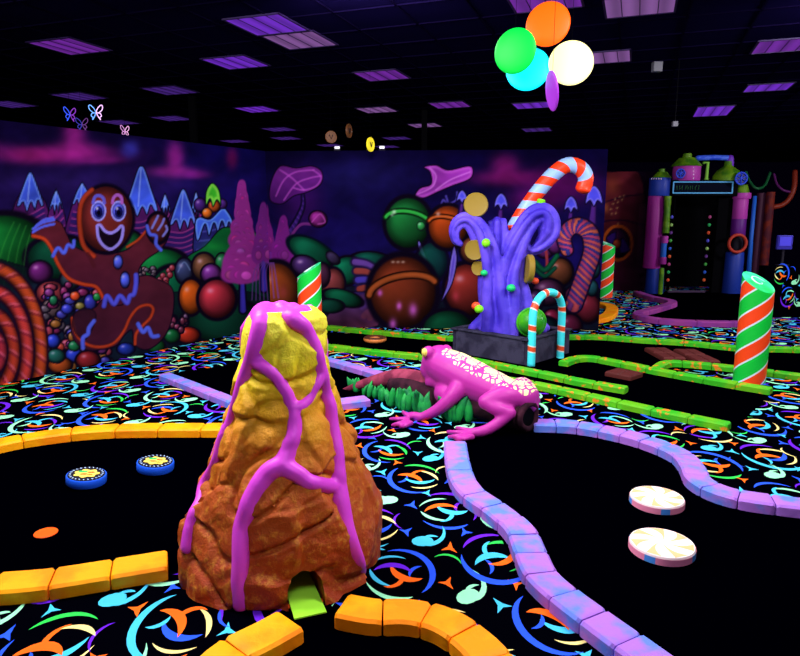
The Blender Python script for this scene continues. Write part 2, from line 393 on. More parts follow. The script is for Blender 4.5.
# ================================================================== MURAL WALLS
# The murals are spray-painted pictures on plywood walls; each wall is a fine grid whose
# colour attribute holds the artwork, drawn on a sketch sheet that is mapped onto the wall.
WALL_H = 2.44
def sstep(a, b, x):
    t = np.clip((x-a)/(b-a), 0, 1); return t*t*(3-2*t)
class Sheet:
    def __init__(s, A, B, cell):
        s.A, s.B = Vector(A), Vector(B); L = (s.B-s.A).length
        s.nu, s.nv = int(L/cell)+1, int(WALL_H/cell)+1
        U, V = np.meshgrid(np.linspace(0, 1, s.nu), np.linspace(0, 1, s.nv))
        X = A[0]+(B[0]-A[0])*U; Y = A[1]+(B[1]-A[1])*U; Z = WALL_H*V
        f = Y*_c-(Z-CAM_H)*_s; u = Y*_s+(Z-CAM_H)*_c
        s.P = (X, Y, Z); s.x = 400+FOC*X/f; s.y = 328-FOC*u/f
        s.c = np.zeros(U.shape+(3,)); rs = np.random.RandomState(5)
        # soft noise for painterly variation
        s.n = np.zeros(U.shape)
        for fr, am in ((0.05, .5), (0.11, .3), (0.23, .2)):
            ph = rs.rand(6)*6.28
            s.n += am*(np.sin(s.x*fr+ph[0]+2*np.sin(s.y*fr*.8+ph[1]))*np.sin(s.y*fr*1.2+ph[2]+1.6*np.sin(s.x*fr*.7+ph[3])))
    def win(s, x0, y0, x1, y1):
        m = (s.x > x0) & (s.x < x1) & (s.y > y0) & (s.y < y1)
        return m
    def put(s, m, col, a):
        col = np.asarray(col, float)
        s.c[m] = s.c[m]*(1-a[..., None])+col*a[..., None]
    def ell(s, cx, cy, rx, ry, col, ang=0, lo=0.35, hi=1.5, rim=(12, 6, 22), spec=0.5, soft=0.06, al=1.0, hc=None, ol=0.10):
        r = max(rx, ry)*1.3+3; m = s.win(cx-r, cy-r, cx+r, cy+r)
        if not m.any(): return
        ca, sa = math.cos(R(ang)), math.sin(R(ang)); dx, dy = s.x[m]-cx, s.y[m]-cy
        u = (dx*ca+dy*sa)/rx; v = (-dx*sa+dy*ca)/ry; d = np.sqrt(u*u+v*v)
        gx, gy = dx/r+0.28, dy/r+0.32
        sh = np.clip(1-np.sqrt(gx*gx+gy*gy)/1.05, 0, 1)
        c = np.array(col, float); k = (lo+(hi-lo)*sh)[:, None]
        cc = np.clip(c*k, 0, 255)
        cc = cc*(1-sstep(0.55, 1.0, d)[:, None]*0.45)
        if hc is not None: cc = cc+(np.array(hc, float)-cc)*(sstep(.55, .95, sh)[:, None]*.6)
        e = sstep(1-ol, 1.0, d)[:, None]; cc = cc*(1-e)+np.array(rim, float)*e
        s.put(m, cc, (1-sstep(1.0+ol*0.6, 1.0+ol*0.6+soft*2, d))*al)
        if spec:
            hx, hy = cx-0.35*rx, cy-0.42*ry; q = ((s.x[m]-hx)/(rx*.14+.6))**2+((s.y[m]-hy)/(ry*.10+.6))**2
            s.put(m, (235, 200, 235), np.exp(-q)*spec)
    def line(s, pts, w, col, al=1.0, soft=0.8, shade=0.0, stripes=None, sm=6, rim=None):
        pts = [(p[0], p[1]) for p in (catmull([(a, b, 0) for a, b in pts], sm) if sm > 1 else pts)]
        w = lerp_list(w, len(pts)) if hasattr(w, '__len__') else [w]*len(pts)
        W = max(w)*1.2+4; xs = [p[0] for p in pts]; ys = [p[1] for p in pts]
        m = s.win(min(xs)-W, min(ys)-W, max(xs)+W, max(ys)+W)
        if not m.any(): return
        X, Y = s.x[m], s.y[m]; best = np.full(X.shape, 1e9); rr = np.zeros(X.shape); ss = np.zeros(X.shape); sd = np.zeros(X.shape); acc = 0
        for i in range(len(pts)-1):
            ax, ay = pts[i]; bx, by = pts[i+1]; ex, ey = bx-ax, by-ay; l2 = ex*ex+ey*ey+1e-9; l = math.sqrt(l2)
            t = np.clip(((X-ax)*ex+(Y-ay)*ey)/l2, 0, 1); dx, dy = X-ax-t*ex, Y-ay-t*ey
            d = np.sqrt(dx*dx+dy*dy); q = (w[i]+(w[i+1]-w[i])*t)/2; dn = d-q
            k = dn < best
            best = np.where(k, dn, best); rr = np.where(k, d/np.maximum(q, .01), rr)
            ss = np.where(k, acc+t*l, ss); sd = np.where(k, (ex*dy-ey*dx)/l/np.maximum(q, .01), sd); acc += l
        c = np.tile(np.array(col, float), (X.size, 1))
        if stripes:
            per, cols = stripes; ph = ((ss+sd*per*0.25) % per)/per*len(cols)
            idx = np.clip(ph.astype(int), 0, len(cols)-1); c = np.array(cols, float)[idx]
            fr = ph-idx; c = c*(0.75+0.25*np.sin(np.pi*fr))[:, None]
        if shade: c = c*(1-shade*np.clip(rr, 0, 1)**2)[:, None]*(1+0.25*shade*(-sd))[:, None]
        if rim is not None:
            e = sstep(-1.6, -0.2, best)[:, None]; c = c*(1-e)+np.array(rim, float)*e
            best = best-0.6
        s.put(m, np.clip(c, 0, 255), (1-sstep(-soft*.5, soft, best))*al)
    def sdf(s, pts, m):
        X, Y = s.x[m], s.y[m]; d = np.full(X.shape, 1e18); sg = np.ones(X.shape); n = len(pts); j = n-1
        for i in range(n):
            ax, ay = pts[i]; bx, by = pts[j]; ex, ey = bx-ax, by-ay; wx, wy = X-ax, Y-ay
            t = np.clip((wx*ex+wy*ey)/(ex*ex+ey*ey+1e-12), 0, 1); dx, dy = wx-ex*t, wy-ey*t
            d = np.minimum(d, dx*dx+dy*dy)
            c1 = Y >= ay; c2 = Y < by; c3 = ex*wy > ey*wx
            sg = np.where((c1 & c2 & c3) | (~c1 & ~c2 & ~c3), -sg, sg); j = i
        return sg*np.sqrt(d)
    def poly(s, pts, col, sm=5, rim=(12, 6, 22), inner=None, iw=5, al=1.0, grad=None, soft=0.9, tex=0.12, ow=1.3):
        if sm > 1: pts = [(p.x, p.y) for p in catmull([(a, b, 0) for a, b in pts], sm, closed=True)]
        xs = [p[0] for p in pts]; ys = [p[1] for p in pts]; m = s.win(min(xs)-4, min(ys)-4, max(xs)+4, max(ys)+4)
        if not m.any(): return
        d = s.sdf(pts, m); c = np.tile(np.array(col, float), (d.size, 1))
        if grad is not None:
            t = np.clip((s.y[m]-min(ys))/(max(ys)-min(ys)), 0, 1)[:, None]; c = c*(1-t)+np.array(grad, float)*t
        c = c*(1+tex*s.n[m])[:, None]
        if inner is not None:
            k = np.exp(-((d+iw*.7)/(iw*.5))**2)[:, None]; c = c*(1-k*.8)+np.array(inner, float)*k*.8
        if rim is not None:
            e = sstep(-ow, 0, d)[:, None]; c = c*(1-e)+np.array(rim, float)*e
        s.put(m, np.clip(c, 0, 255), (1-sstep(0, soft, d))*al)
    def glow(s, cx, cy, rx, ry, col, al=0.8, p=1.0):
        m = s.win(cx-rx*2.2, cy-ry*2.2, cx+rx*2.2, cy+ry*2.2)
        if not m.any(): return
        q = (((s.x[m]-cx)/rx)**2+((s.y[m]-cy)/ry)**2)**p
        s.put(m, np.array(col, float)*(1+.15*s.n[m])[:, None], np.exp(-q)*al)
    def build(s, name, matl, thick=0.1, gain=1.0, wash=0.14):
        nu, nv = s.nu, s.nv; X, Y, Z = s.P
        co = np.stack([X, Y, Z], -1).reshape(-1, 3)
        i = np.arange(nu-1)[None, :]+np.arange(nv-1)[:, None]*nu
        q = np.stack([i, i+1, i+1+nu, i+nu], -1).reshape(-1, 4)
        # back board
        d = (s.B-s.A).normalized(); nb = Vector((-d.y, d.x, 0))*thick
        if nb.dot(Vector((s.A.x, s.A.y, 0))) < 0: nb = -nb
        n0 = len(co); cor = [s.A, s.B]; bv = []
        for z in (0, WALL_H):
            for p in cor: bv += [(p.x, p.y, z), (p.x+nb.x, p.y+nb.y, z)]
        co = np.vstack([co, np.array(bv)])
        bf = np.array([(1, 3, 7, 5), (0, 1, 5, 4), (2, 6, 7, 3), (4, 5, 7, 6)])+n0
        q = np.vstack([q, bf])
        me = bpy.data.meshes.new(name); me.vertices.add(len(co)); me.vertices.foreach_set('co', co.ravel())
        me.loops.add(len(q)*4); me.loops.foreach_set('vertex_index', q.ravel().astype(np.int32))
        me.polygons.add(len(q)); me.polygons.foreach_set('loop_start', np.arange(len(q), dtype=np.int32)*4)
        me.update(); me.validate()
        s.c = s.c*(1+.10*s.n)[..., None]; s.c = s.c*(1-wash)+np.array((58, 22, 92.))*wash  # mixes the violet haze of the room into the mural colours
        c = np.clip(s.c/255.0, 0, 1); c = np.where(c <= .04045, c/12.92, ((c+.055)/1.055)**2.4)*gain
        c = np.clip(c, 0, 0.95)
        rgba = np.ones((len(co), 4), np.float32); rgba[:n0, :3] = c.reshape(-1, 3); rgba[n0:, :3] = 0.004
        ca = me.color_attributes.new('paint', 'FLOAT_COLOR', 'POINT'); ca.data.foreach_set('color', rgba.ravel())
        me.materials.append(matl); o = bpy.data.objects.new(name, me); COL.objects.link(o); return o
def paint_mat():
    m = bpy.data.materials.new('mural_paint'); m.use_nodes = True; nt = m.node_tree; b = nt.nodes['Principled BSDF']
    a = nt.nodes.new('ShaderNodeVertexColor'); a.layer_name = 'paint'
    nt.links.new(a.outputs['Color'], b.inputs['Base Color']); b.inputs['Roughness'].default_value = 0.9; b.inputs['Specular IOR Level'].default_value = 0.0
    return m
PAINT = paint_mat()
CORNER = (-1.85, 9.2)
_ld = Vector((-3.79+1.85, 5.97-9.2)); _ld.normalize()
LEFT0 = (CORNER[0]+_ld.x*4.9, CORNER[1]+_ld.y*4.9)

def mountain(S, x, top, base, hw, cap=0.35, cols=((95, 30, 110), (45, 25, 95)), blue=(60, 90, 225), lean=0):
    S.poly([(x-hw, base), (x-hw*.75, top+(base-top)*.5), (x-hw*.36+lean, top+(base-top)*.24), (x-hw*.1+lean, top+3), (x+hw*.12+lean, top+3), (x+hw*.38+lean, top+(base-top)*.26), (x+hw*.8, top+(base-top)*.5), (x+hw, base)], cols[0], grad=(60, 20, 80))
    n = max(2, int((base-top)/11))
    for k in range(1, n):
        y = top+(base-top)*(cap+.1+(1-cap-.1)*k/n); h = hw*((y-top)/(base-top))**.7*.85
        S.line([(x-h+lean*.3, y+2), (x+lean*.3, y+3), (x+h+lean*.3, y-4)], 3.4 if hw > 12 else 2, cols[1], soft=1)
        S.line([(x-h+lean*.3, y-1), (x+lean*.3, y), (x+h+lean*.3, y-7)], .8, (190, 70, 160), al=.6)
    cb = top+(base-top)*cap
    S.poly([(x-hw*.60, cb+3), (x-hw*.34+lean, cb-(cb-top)*.5), (x-hw*.12+lean, top+2), (x+lean, top-1), (x+hw*.14+lean, top+2), (x+hw*.36+lean, cb-(cb-top)*.5), (x+hw*.62, cb+2), (x+hw*.5, cb+4), (x+hw*.36, cb-2), (x+hw*.22, cb+8), (x+hw*.05, cb), (x-hw*.14, cb+10), (x-hw*.3, cb), (x-hw*.46, cb+4)], blue, sm=4, tex=.2, inner=(110, 150, 250), iw=2)
    S.line([(x+lean, top+2), (x-hw*.1, cb-1)], 1.2, (150, 180, 255), al=.6)

# ---------------- left wall
S = Sheet(LEFT0, CORNER, 0.0115)
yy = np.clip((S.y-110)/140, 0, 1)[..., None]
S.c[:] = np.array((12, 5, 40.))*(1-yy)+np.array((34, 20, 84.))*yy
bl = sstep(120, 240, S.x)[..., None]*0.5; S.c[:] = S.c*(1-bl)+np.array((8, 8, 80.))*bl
S.c *= (1+.22*S.n)[..., None]
for a in ((60, 155, 60, 9, (150, 28, 120)), (30, 155, 26, 8, (150, 28, 110)), (74, 135, 12, 22, (165, 35, 140)), (75, 150, 26, 9, (165, 35, 140)), (175, 158, 9, 17, (180, 40, 160)), (172, 172, 26, 6, (175, 40, 150)), (130, 149, 9, 9, (60, 60, 190)), (232, 158, 6, 11, (110, 15, 80)), (-30, 150, 40, 9, (130, 25, 110)), (195, 175, 14, 4, (150, 30, 140)), (100, 160, 22, 4, (120, 25, 110))): S.glow(*a, al=.75, p=1.3)
S.glow(90, 182, 130, 12, (50, 30, 110), .5)
for a in ((30, 173, 242, 22, .42), (56, 190, 240, 11, .3), (82, 183, 240, 16, .3, ), (-25, 180, 250, 26, .4)): mountain(S, a[0], a[1], a[2], a[3], a[4])
mountain(S, 165, 194, 250, 9, .25); mountain(S, 196, 192, 250, 9, .3); mountain(S, 141, 167, 262, 27, .42); mountain(S, 183, 190, 258, 22, .45)
S.poly([(196, 262), (195, 222), (200, 217), (212, 218), (222, 210), (230, 216), (234, 226), (232, 262)], (40, 40, 120), grad=(30, 30, 90))
for k in range(4): S.line([(197, 232+k*9), (214, 230+k*9), (232, 222+k*9)], 1.4, (70, 70, 170), al=.8)
S.poly([(195, 222), (200, 217), (210, 219), (222, 208), (228, 212), (233, 222), (232, 230), (229, 222), (226, 231), (222, 221), (218, 232), (214, 223), (209, 236), (205, 224), (199, 240), (196, 238)], (60, 100, 230), inner=(110, 160, 255), iw=2)
S.ell(200, 205, 6, 7, (70, 35, 120)); S.ell(222, 204, 5, 5, (80, 40, 130))
S.ell(214, 206, 6, 6, (190, 80, 30)); S.ell(207, 213, 5, 5, (230, 110, 30)); S.poly([(206, 206), (206, 192), (212, 183), (219, 190), (221, 205), (217, 200), (213, 207), (210, 199)], (60, 190, 40), inner=(150, 240, 80), iw=3)
# hills
S.ell(5, 250, 46, 36, (14, 92, 34), lo=.25, hi=1.5, spec=0); S.ell(60, 258, 34, 22, (10, 60, 40), spec=0)
for k in range(4): S.line([(-6+k*9, 290), (2+k*8, 250), (14+k*6, 222+k*2)], 1.0, (60, 170, 60), al=.35)
S.ell(160, 268, 30, 20, (16, 110, 50), spec=0, hi=1.4); S.ell(130, 245, 14, 14, (16, 80, 40), spec=0)
S.poly([(184, 262), (205, 246), (222, 228), (240, 230), (262, 240), (262, 300), (190, 300)], (14, 105, 45), grad=(8, 50, 40)); S.glow(215, 247, 12, 6, (30, 190, 60), .4)
S.ell(245, 300, 34, 40, (10, 60, 44), spec=0, lo=.3); S.ell(175, 292, 26, 26, (10, 80, 50), spec=0, lo=.3)
S.poly([(-60, 400), (-60, 262), (30, 268), (60, 292), (110, 290), (170, 292), (268, 300), (268, 400)], (12, 26, 30), al=.85, tex=.4)
S.ell(225, 322, 40, 22, (12, 60, 42), spec=0, lo=.3)
# sweets behind
for a in ((40, 272, 12, 11, (95, 30, 100)), (51, 293, 15, 12, (150, 55, 60)), (52, 308, 10, 10, (100, 80, 85)), (70, 280, 10, 10, (40, 60, 70)), (184, 271, 9, 13, (50, 60, 100)), (204, 267, 12, 14, (100, 65, 45)), (222, 263, 7, 10, (30, 110, 60)), (211, 274, 10, 10, (110, 45, 130)), (191, 297, 12, 18, (190, 80, 20)), (217, 299, 19, 20, (175, 45, 60)), (188, 335, 12, 8, (190, 50, 30)), (172, 336, 8, 7, (20, 100, 50)), (156, 346, 9, 7, (20, 90, 40))): S.ell(*a)
S.line([(178, 272), (184, 262), (190, 270)], .8, (130, 160, 210), al=.5)
rnd = random.Random(11); pal = [(170, 60, 45), (130, 40, 90), (60, 60, 160), (150, 95, 40), (30, 110, 70), (120, 50, 120), (160, 60, 80), (90, 80, 90)]
for i in range(95):
    x = rnd.uniform(44, 108); y = rnd.uniform(284, 372)
    S.ell(x, y, rnd.uniform(3.5, 6.5), rnd.uniform(3, 5.5), rnd.choice(pal), spec=.35, ol=.25)
for i in range(26): S.ell(rnd.uniform(138, 158), rnd.uniform(268, 284), rnd.uniform(1.5, 3), rnd.uniform(1.5, 3), rnd.choice([(90, 80, 90), (70, 60, 70), (110, 90, 90)]), spec=.3, ol=.3)
for i in range(16): S.ell(rnd.uniform(168, 188), rnd.uniform(316, 330), rnd.uniform(2, 5), rnd.uniform(2, 5), rnd.choice([(130, 50, 80), (90, 60, 90), (100, 40, 60)]), spec=.5, ol=.3)
for x, y in ((160, 280), (163, 276), (166, 280), (169, 271), (170, 275), (172, 268), (166, 284)): S.ell(x, y, 3, 3.2, (150, 50, 60), spec=.5)
S.ell(75, 296, 5, 4.5, (230, 80, 40)); S.ell(67, 309, 6, 5, (50, 60, 190)); S.ell(90, 303, 6, 9, (50, 55, 170)); S.ell(80, 306, 5, 3.5, (140, 130, 60)); S.ell(97, 297, 4, 4, (30, 140, 60)); S.ell(53, 341, 7, 7, (40, 60, 190)); S.ell(74, 355, 9, 7, (40, 60, 190)); S.ell(60, 365, 12, 8, (170, 75, 30)); S.ell(88, 360, 12, 9, (140, 35, 40)); S.ell(56, 356, 9, 7, (30, 90, 80)); S.ell(74, 346, 6, 5, (30, 120, 70)); S.ell(126, 349, 9, 6, (30, 50, 150))
# rope of striped cane at the far left
for r, c in ((52, (200, 75, 35)), (38, (205, 60, 55)), (24, (190, 60, 40)), (11, (170, 45, 60))):
    pts = [(-10+r*math.cos(R(a))*.98, 352+r*1.62*math.sin(R(a))) for a in range(-160, 60, 12)]
    S.line(pts, 14, c, shade=.75, rim=(30, 8, 30), sm=3)
    S.line(pts, 12, c, al=.5, sm=3, stripes=(15, [c, c, c, (235, 110, 150), (110, 25, 60)]), shade=.8)
# gingerbread figure
GB = (92, 30, 38); RIMO = (196, 62, 30)
S.poly([(104, 298), (94, 308), (76, 312), (70, 322), (74, 340), (86, 350), (100, 350), (116, 346), (124, 336), (132, 330), (134, 344), (146, 350), (160, 342), (170, 326), (174, 304), (172, 288), (160, 280), (140, 276)], (84, 30, 44), grad=(60, 22, 40), inner=None)
S.line([(72, 318), (76, 334), (86, 344), (100, 347), (114, 343), (124, 331), (130, 318), (138, 308), (148, 305), (153, 309), (150, 318), (142, 326), (136, 334), (135, 344)], 3.0, RIMO, al=.9, shade=.4)
S.poly([(74, 330), (74, 314), (86, 308), (96, 314), (92, 330), (84, 340)], (46, 20, 34), al=.8)
S.poly([(92, 252), (82, 250), (72, 244), (66, 232), (60, 222), (48, 220), (34, 228), (31, 235), (42, 238), (50, 246), (56, 262), (66, 276), (80, 284), (96, 288), (103, 300), (122, 305), (138, 286), (139, 270), (146, 260), (160, 250), (168, 238), (168, 222), (158, 213), (148, 218), (146, 232), (136, 242), (126, 250), (108, 254)], GB, grad=(70, 24, 44))
S.line([(33, 236), (44, 239), (51, 248), (58, 264), (68, 278), (82, 284), (96, 287), (103, 298)], 3.6, RIMO, shade=.4)
S.line([(127, 247), (138, 240), (146, 231)], 2.4, RIMO, shade=.3, al=.9)
S.line([(150, 220), (152, 226)], 2, RIMO)
S.ell(158, 228, 11, 15, (96, 36, 40), lo=.5, hi=1.3, spec=0, ol=.14)
S.ell(106, 219, 27, 33, (122, 40, 38), lo=.72, hi=1.1, spec=0, ol=.045)
S.line([(94, 256), (84, 246), (80, 228), (80, 210), (84, 198), (92, 190)], 5, RIMO, shade=.5, al=.85)
S.line([(88, 254), (94, 266)], 4, (70, 22, 30), al=.6)
IC = (84, 100, 235)
for p in ([(33, 232), (42, 227), (54, 224)], [(33, 229), (42, 223), (54, 220)], [(36, 226), (44, 220), (53, 218)]): S.line(p, 2.2, IC)
S.line([(53, 256), (58, 248), (64, 253), (68, 245), (73, 247), (74, 241)], 3.4, IC, shade=.2)
S.line([(147, 226), (150, 234), (156, 236), (156, 244), (161, 250)], 3.2, IC, shade=.2)
for p in ([(152, 228), (156, 220), (158, 216)], [(158, 230), (162, 224), (164, 219)], [(163, 236), (167, 230), (166, 226)]): S.line(p, 2.0, (120, 120, 210))
S.line([(104, 306), (107, 296), (114, 304), (120, 296), (127, 303), (130, 296), (134, 294), (136, 284), (136, 275)], 4.6, (84, 84, 225), shade=.3)
S.line([(83, 348), (83, 338), (88, 334), (89, 328), (94, 321)], 4, IC, shade=.2)
S.line([(138, 324), (143, 332), (148, 328), (152, 336), (158, 336)], 4, IC, shade=.2)
for x in (98.5, 118.5):
    S.ell(x, 211, 6.6, 9, (78, 84, 205), lo=.7, hi=1.5, spec=0, rim=(150, 150, 245), ol=.16); S.ell(x+.3, 212, 3.6, 5, (26, 26, 110), spec=0, rim=(20, 20, 80)); S.ell(x+.3, 212.5, 1.8, 2.4, (4, 4, 20), spec=0); S.glow(x-1.4, 208.5, 1.1, 1.4, (230, 230, 255), .9)
S.line([(93, 203), (95, 197), (99, 195.5), (103, 198), (104.5, 203)], 2.8, (96, 90, 205)); S.line([(112.5, 203), (113.5, 198), (117, 195), (121, 197), (122, 203)], 2.8, (170, 90, 190))
mp = [(97, 226), (100, 225), (105, 231), (111, 233), (117, 230), (121, 226), (123, 229), (121, 240), (115, 247), (109, 249), (102, 244), (98, 236)]
S.poly(mp, (18, 8, 22), rim=None); S.line(mp+[mp[0]], 2.6, (150, 135, 235))
S.ell(118, 262, 4.6, 7, (84, 100, 240), spec=.5); S.ell(125, 280, 4.8, 8, (80, 96, 240), spec=.5)
# candyfloss tree near the corner
def floss(S, x, top, base, hw, c):
    rnd = random.Random(int(x)); n = int((base-top)/4)
    S.line([(x, base-4), (x+1, base+34)], [5, 8], (60, 50, 180), shade=.5, rim=(10, 8, 30))
    for k in range(n):
        t = k/(n-1); y = top+(base-top)*t; h = hw*(0.12+0.88*t**.8)
        for q in range(5):
            xx = x+rnd.uniform(-h, h)*.85; S.ell(xx, y+rnd.uniform(-2, 2), max(2.4, h*.5), 5.5, (c[0]*rnd.uniform(.75, 1.2), c[1]*rnd.uniform(.7, 1.3), c[2]*rnd.uniform(.8, 1.15)), lo=.85, hi=1.2, rim=(c[0]*.85, c[1]*.8, c[2]*.88), ol=.3, spec=.0, soft=.3)
floss(S, 242, 190, 276, 14, (176, 56, 160)); floss(S, 263, 212, 255, 8, (140, 46, 150))
for k in range(5): S.line([(252+k*4, 300), (254+k*3, 272), (262+k*2, 262)], .9, (110, 60, 150), al=.7)
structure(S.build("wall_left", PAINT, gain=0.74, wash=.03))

# ---------------- back wall
BACK1 = (2.76, 8.90)
S = Sheet(CORNER, BACK1, 0.0125)
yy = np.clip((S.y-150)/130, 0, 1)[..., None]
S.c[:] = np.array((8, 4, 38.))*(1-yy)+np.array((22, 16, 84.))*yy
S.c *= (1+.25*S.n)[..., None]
S.glow(360, 175, 55, 20, (32, 28, 100), .6)
for a in ((510, 178, 40, 8, (140, 22, 110)), (505, 166, 14, 12, (150, 26, 120)), (560, 185, 40, 18, (110, 16, 100)), (535, 200, 26, 12, (100, 14, 90)), (300, 200, 22, 30, (60, 16, 90))): S.glow(*a, al=.7, p=1.3)
# swirl tree
S.line([(283, 300), (281, 270), (286, 240), (296, 222), (303, 205), (302, 190)], [12, 9, 7, 6, 4, 2], (80, 40, 140), shade=.5, rim=(14, 8, 34), stripes=(5, [(80, 40, 140), (60, 30, 120), (45, 25, 100)]))
S.line([(291, 236), (300, 225), (310, 224), (318, 226)], 2.4, (110, 40, 120))
S.ell(318, 219, 9, 8, (130, 36, 120), ang=20, spec=0); S.line([(312, 222), (320, 214), (325, 222), (318, 224)], 1, (190, 80, 180), al=.7)
S.poly([(270, 200), (271, 182), (280, 166), (296, 168), (312, 166), (322, 172), (321, 184), (308, 192), (294, 196), (282, 204)], (110, 34, 130), grad=(70, 20, 100))
for p in ([(276, 196), (284, 180), (296, 172), (314, 170)], [(284, 200), (296, 184), (310, 178), (321, 176)], [(280, 170), (292, 178), (304, 190)], [(313, 170), (321, 177), (316, 186), (304, 190), (294, 188)]): S.line(p, 1.3, (190, 80, 200), al=.65)
floss(S, 264, 212, 256, 9, (130, 36, 130)); floss(S, 283, 225, 256, 9, (135, 38, 140))
# hat shaped cloud
S.poly([(415, 196), (420, 188), (431, 184), (430, 172), (424, 167), (436, 165), (448, 170), (468, 166), (473, 170), (470, 179), (452, 186), (438, 192), (424, 198)], (150, 48, 170), inner=(190, 80, 205), iw=3)
for p in ([(418, 194), (432, 187), (436, 176), (430, 168)], [(436, 190), (450, 180), (470, 172)]): S.line(p, 1.2, (215, 120, 230), al=.7)
S.line([(441, 208), (443, 200), (448, 204), (446, 196)], 1.6, (70, 60, 160)); S.line([(448, 204), (456, 200), (457, 192)], 1.3, (70, 60, 160))
# hills and candy ground
S.poly([(268, 400), (268, 292), (290, 270), (320, 280), (350, 285), (400, 300), (470, 290), (540, 280), (600, 290), (600, 400)], (14, 20, 34), tex=.4)
S.ell(312, 252, 26, 12, (12, 84, 56), ang=28, spec=0, rim=(6, 16, 30)); S.ell(372, 262, 22, 10, (14, 74, 60), ang=6, spec=0); S.ell(346, 271, 16, 14, (12, 92, 62), ang=-30, spec=0)
S.ell(333, 258, 5, 8, (50, 40, 70), ang=-50, spec=0)
S.ell(276, 292, 24, 30, (140, 62, 24), lo=.3); S.glow(283, 292, 5, 7, (170, 60, 70), .5); S.ell(305, 266, 14, 10, (66, 40, 96), ang=20, spec=.6); S.ell(333, 284, 12, 16, (120, 52, 52), spec=.5); S.ell(322, 275, 8, 12, (70, 35, 60), spec=0)
for k in range(6): S.line([(256+k*4.5, 298), (258+k*3.5, 275), (266+k*1.5, 263)], 1.1, (130, 70, 170), al=.7)
for k in range(7):
    c = [(104, 66, 160), (150, 62, 56), (70, 56, 170), (140, 56, 50), (96, 44, 60), (60, 50, 150), (120, 60, 60)][k]
    S.line([(355+k*1.5, 262+k*9), (366+k*.5, 264+k*8), (376-k, 270+k*8)], 8, c, shade=.2, rim=(30, 20, 60), soft=2)
S.poly([(325, 326), (340, 300), (352, 292), (372, 296), (378, 326)], (60, 40, 110), grad=(110, 44, 70), al=.7, tex=.5)
S.ell(343, 298, 20, 8, (12, 80, 52), ang=15, spec=0); S.ell(330, 306, 14, 7, (14, 60, 46), spec=0)
def ball(S, x, y, r1, r2, c, band, ang=-14):
    S.ell(x, y, r1, r2, c, lo=.35, hi=1.25, spec=0)
    p = [(x+r1*1.0*math.cos(R(a)), y-r2*.02+r2*.42*math.sin(R(a))) for a in range(188, 353, 12)]
    p = [(x+(q[0]-x)*math.cos(R(-ang))-(q[1]-y)*math.sin(R(-ang)), y+(q[0]-x)*math.sin(R(-ang))+(q[1]-y)*math.cos(R(-ang))) for q in p]
    S.line(p, r2*.2, band, shade=.6, rim=(c[0]*.3, c[1]*.3, c[2]*.3))
ball(S, 408, 223, 23, 26, (26, 120, 52), (50, 190, 70), ang=-10); S.glow(394, 212, 2, 2, (210, 240, 210), .8); S.glow(392, 215, 1.5, 1.5, (210, 240, 210), .6); S.ell(421, 226, 4, 4.5, (50, 170, 80), spec=.6)
S.poly([(418, 240), (423, 248), (430, 268), (425, 262), (419, 250)], (120, 110, 215)); S.ell(432, 262, 16, 20, (12, 70, 50), spec=0, al=.8)
ball(S, 448, 227, 20, 22, (190, 72, 22), (220, 100, 40)); S.glow(438, 214, 2, 2, (250, 190, 170), .8)
ball(S, 403, 292, 34, 37, (122, 48, 26), (165, 78, 34), ang=10)
for x, y, a, b in ((399, 306, 2.6, 4), (413, 310, 4, 6), (393, 324, 3.4, 5), (380, 293, 2.4, 3.2)): S.glow(x, y, a, b, (200, 90, 200), .9)
for x in (393, 398, 403): S.glow(x, 262, 1.8, 1.2, (230, 190, 170), .7)
S.ell(468, 290, 24, 27, (130, 40, 34), lo=.3); S.glow(456, 296, 3.5, 5, (200, 60, 80), .6); S.ell(474, 250, 14, 14, (120, 60, 40), spec=.5)
S.poly([(454, 246), (457, 260), (452, 284), (441, 302), (447, 284), (450, 262)], (86, 66, 190), inner=(140, 120, 230), iw=2)
S.ell(448, 330, 26, 20, (10, 62, 38), spec=0); S.ell(480, 345, 30, 16, (10, 50, 40), spec=0); S.ell(405, 345, 30, 12, (40, 20, 40), spec=0)
# right end: blue mushrooms, crook of striped cane, sweets
for x, y, k in ((501, 203, 1), (571, 206, 1), (594, 198, 1.25), (462, 198, .8)):
    S.line([(x-2*k, y+26*k), (x, y+4)], [8*k, 4*k], (80, 36, 130), shade=.4, rim=(20, 10, 60)); S.poly([(x-7*k, y+5*k), (x-5*k, y-5*k), (x, y-10*k), (x+5*k, y-5*k), (x+7*k, y+5*k), (x+3*k, y+2*k), (x, y+7*k), (x-3*k, y+2*k)], (74, 74, 225), inner=(130, 120, 250), iw=2)
for a in ((560, 272, 13, 14, (110, 60, 38)), (545, 250, 9, 8, (96, 36, 110)), (555, 246, 7, 8, (90, 34, 100)), (548, 292, 16, 13, (80, 40, 74)), (552, 318, 9, 9, (130, 30, 60)), (588, 308, 13, 15, (120, 34, 50)), (570, 326, 12, 12, (100, 30, 60)), (594, 268, 6, 10, (30, 80, 90)), (592, 288, 6, 8, (30, 80, 90)), (536, 300, 8, 10, (60, 34, 80)), (574, 296, 9, 10, (90, 36, 66)), (540, 330, 20, 14, (20, 50, 60)), (580, 340, 20, 10, (16, 46, 50))): S.ell(*a)
S.line([(546, 275), (547, 262), (546, 250)], 2.4, (150, 50, 60)); S.line([(535, 262), (545, 270), (557, 256)], 5, (14, 90, 56), shade=.5); S.line([(536, 270), (545, 276), (555, 268)], 4, (14, 80, 56), shade=.5)
ST = [(206, 70, 84), (60, 40, 110), (150, 40, 90), (46, 40, 120), (210, 84, 70), (90, 40, 100)]
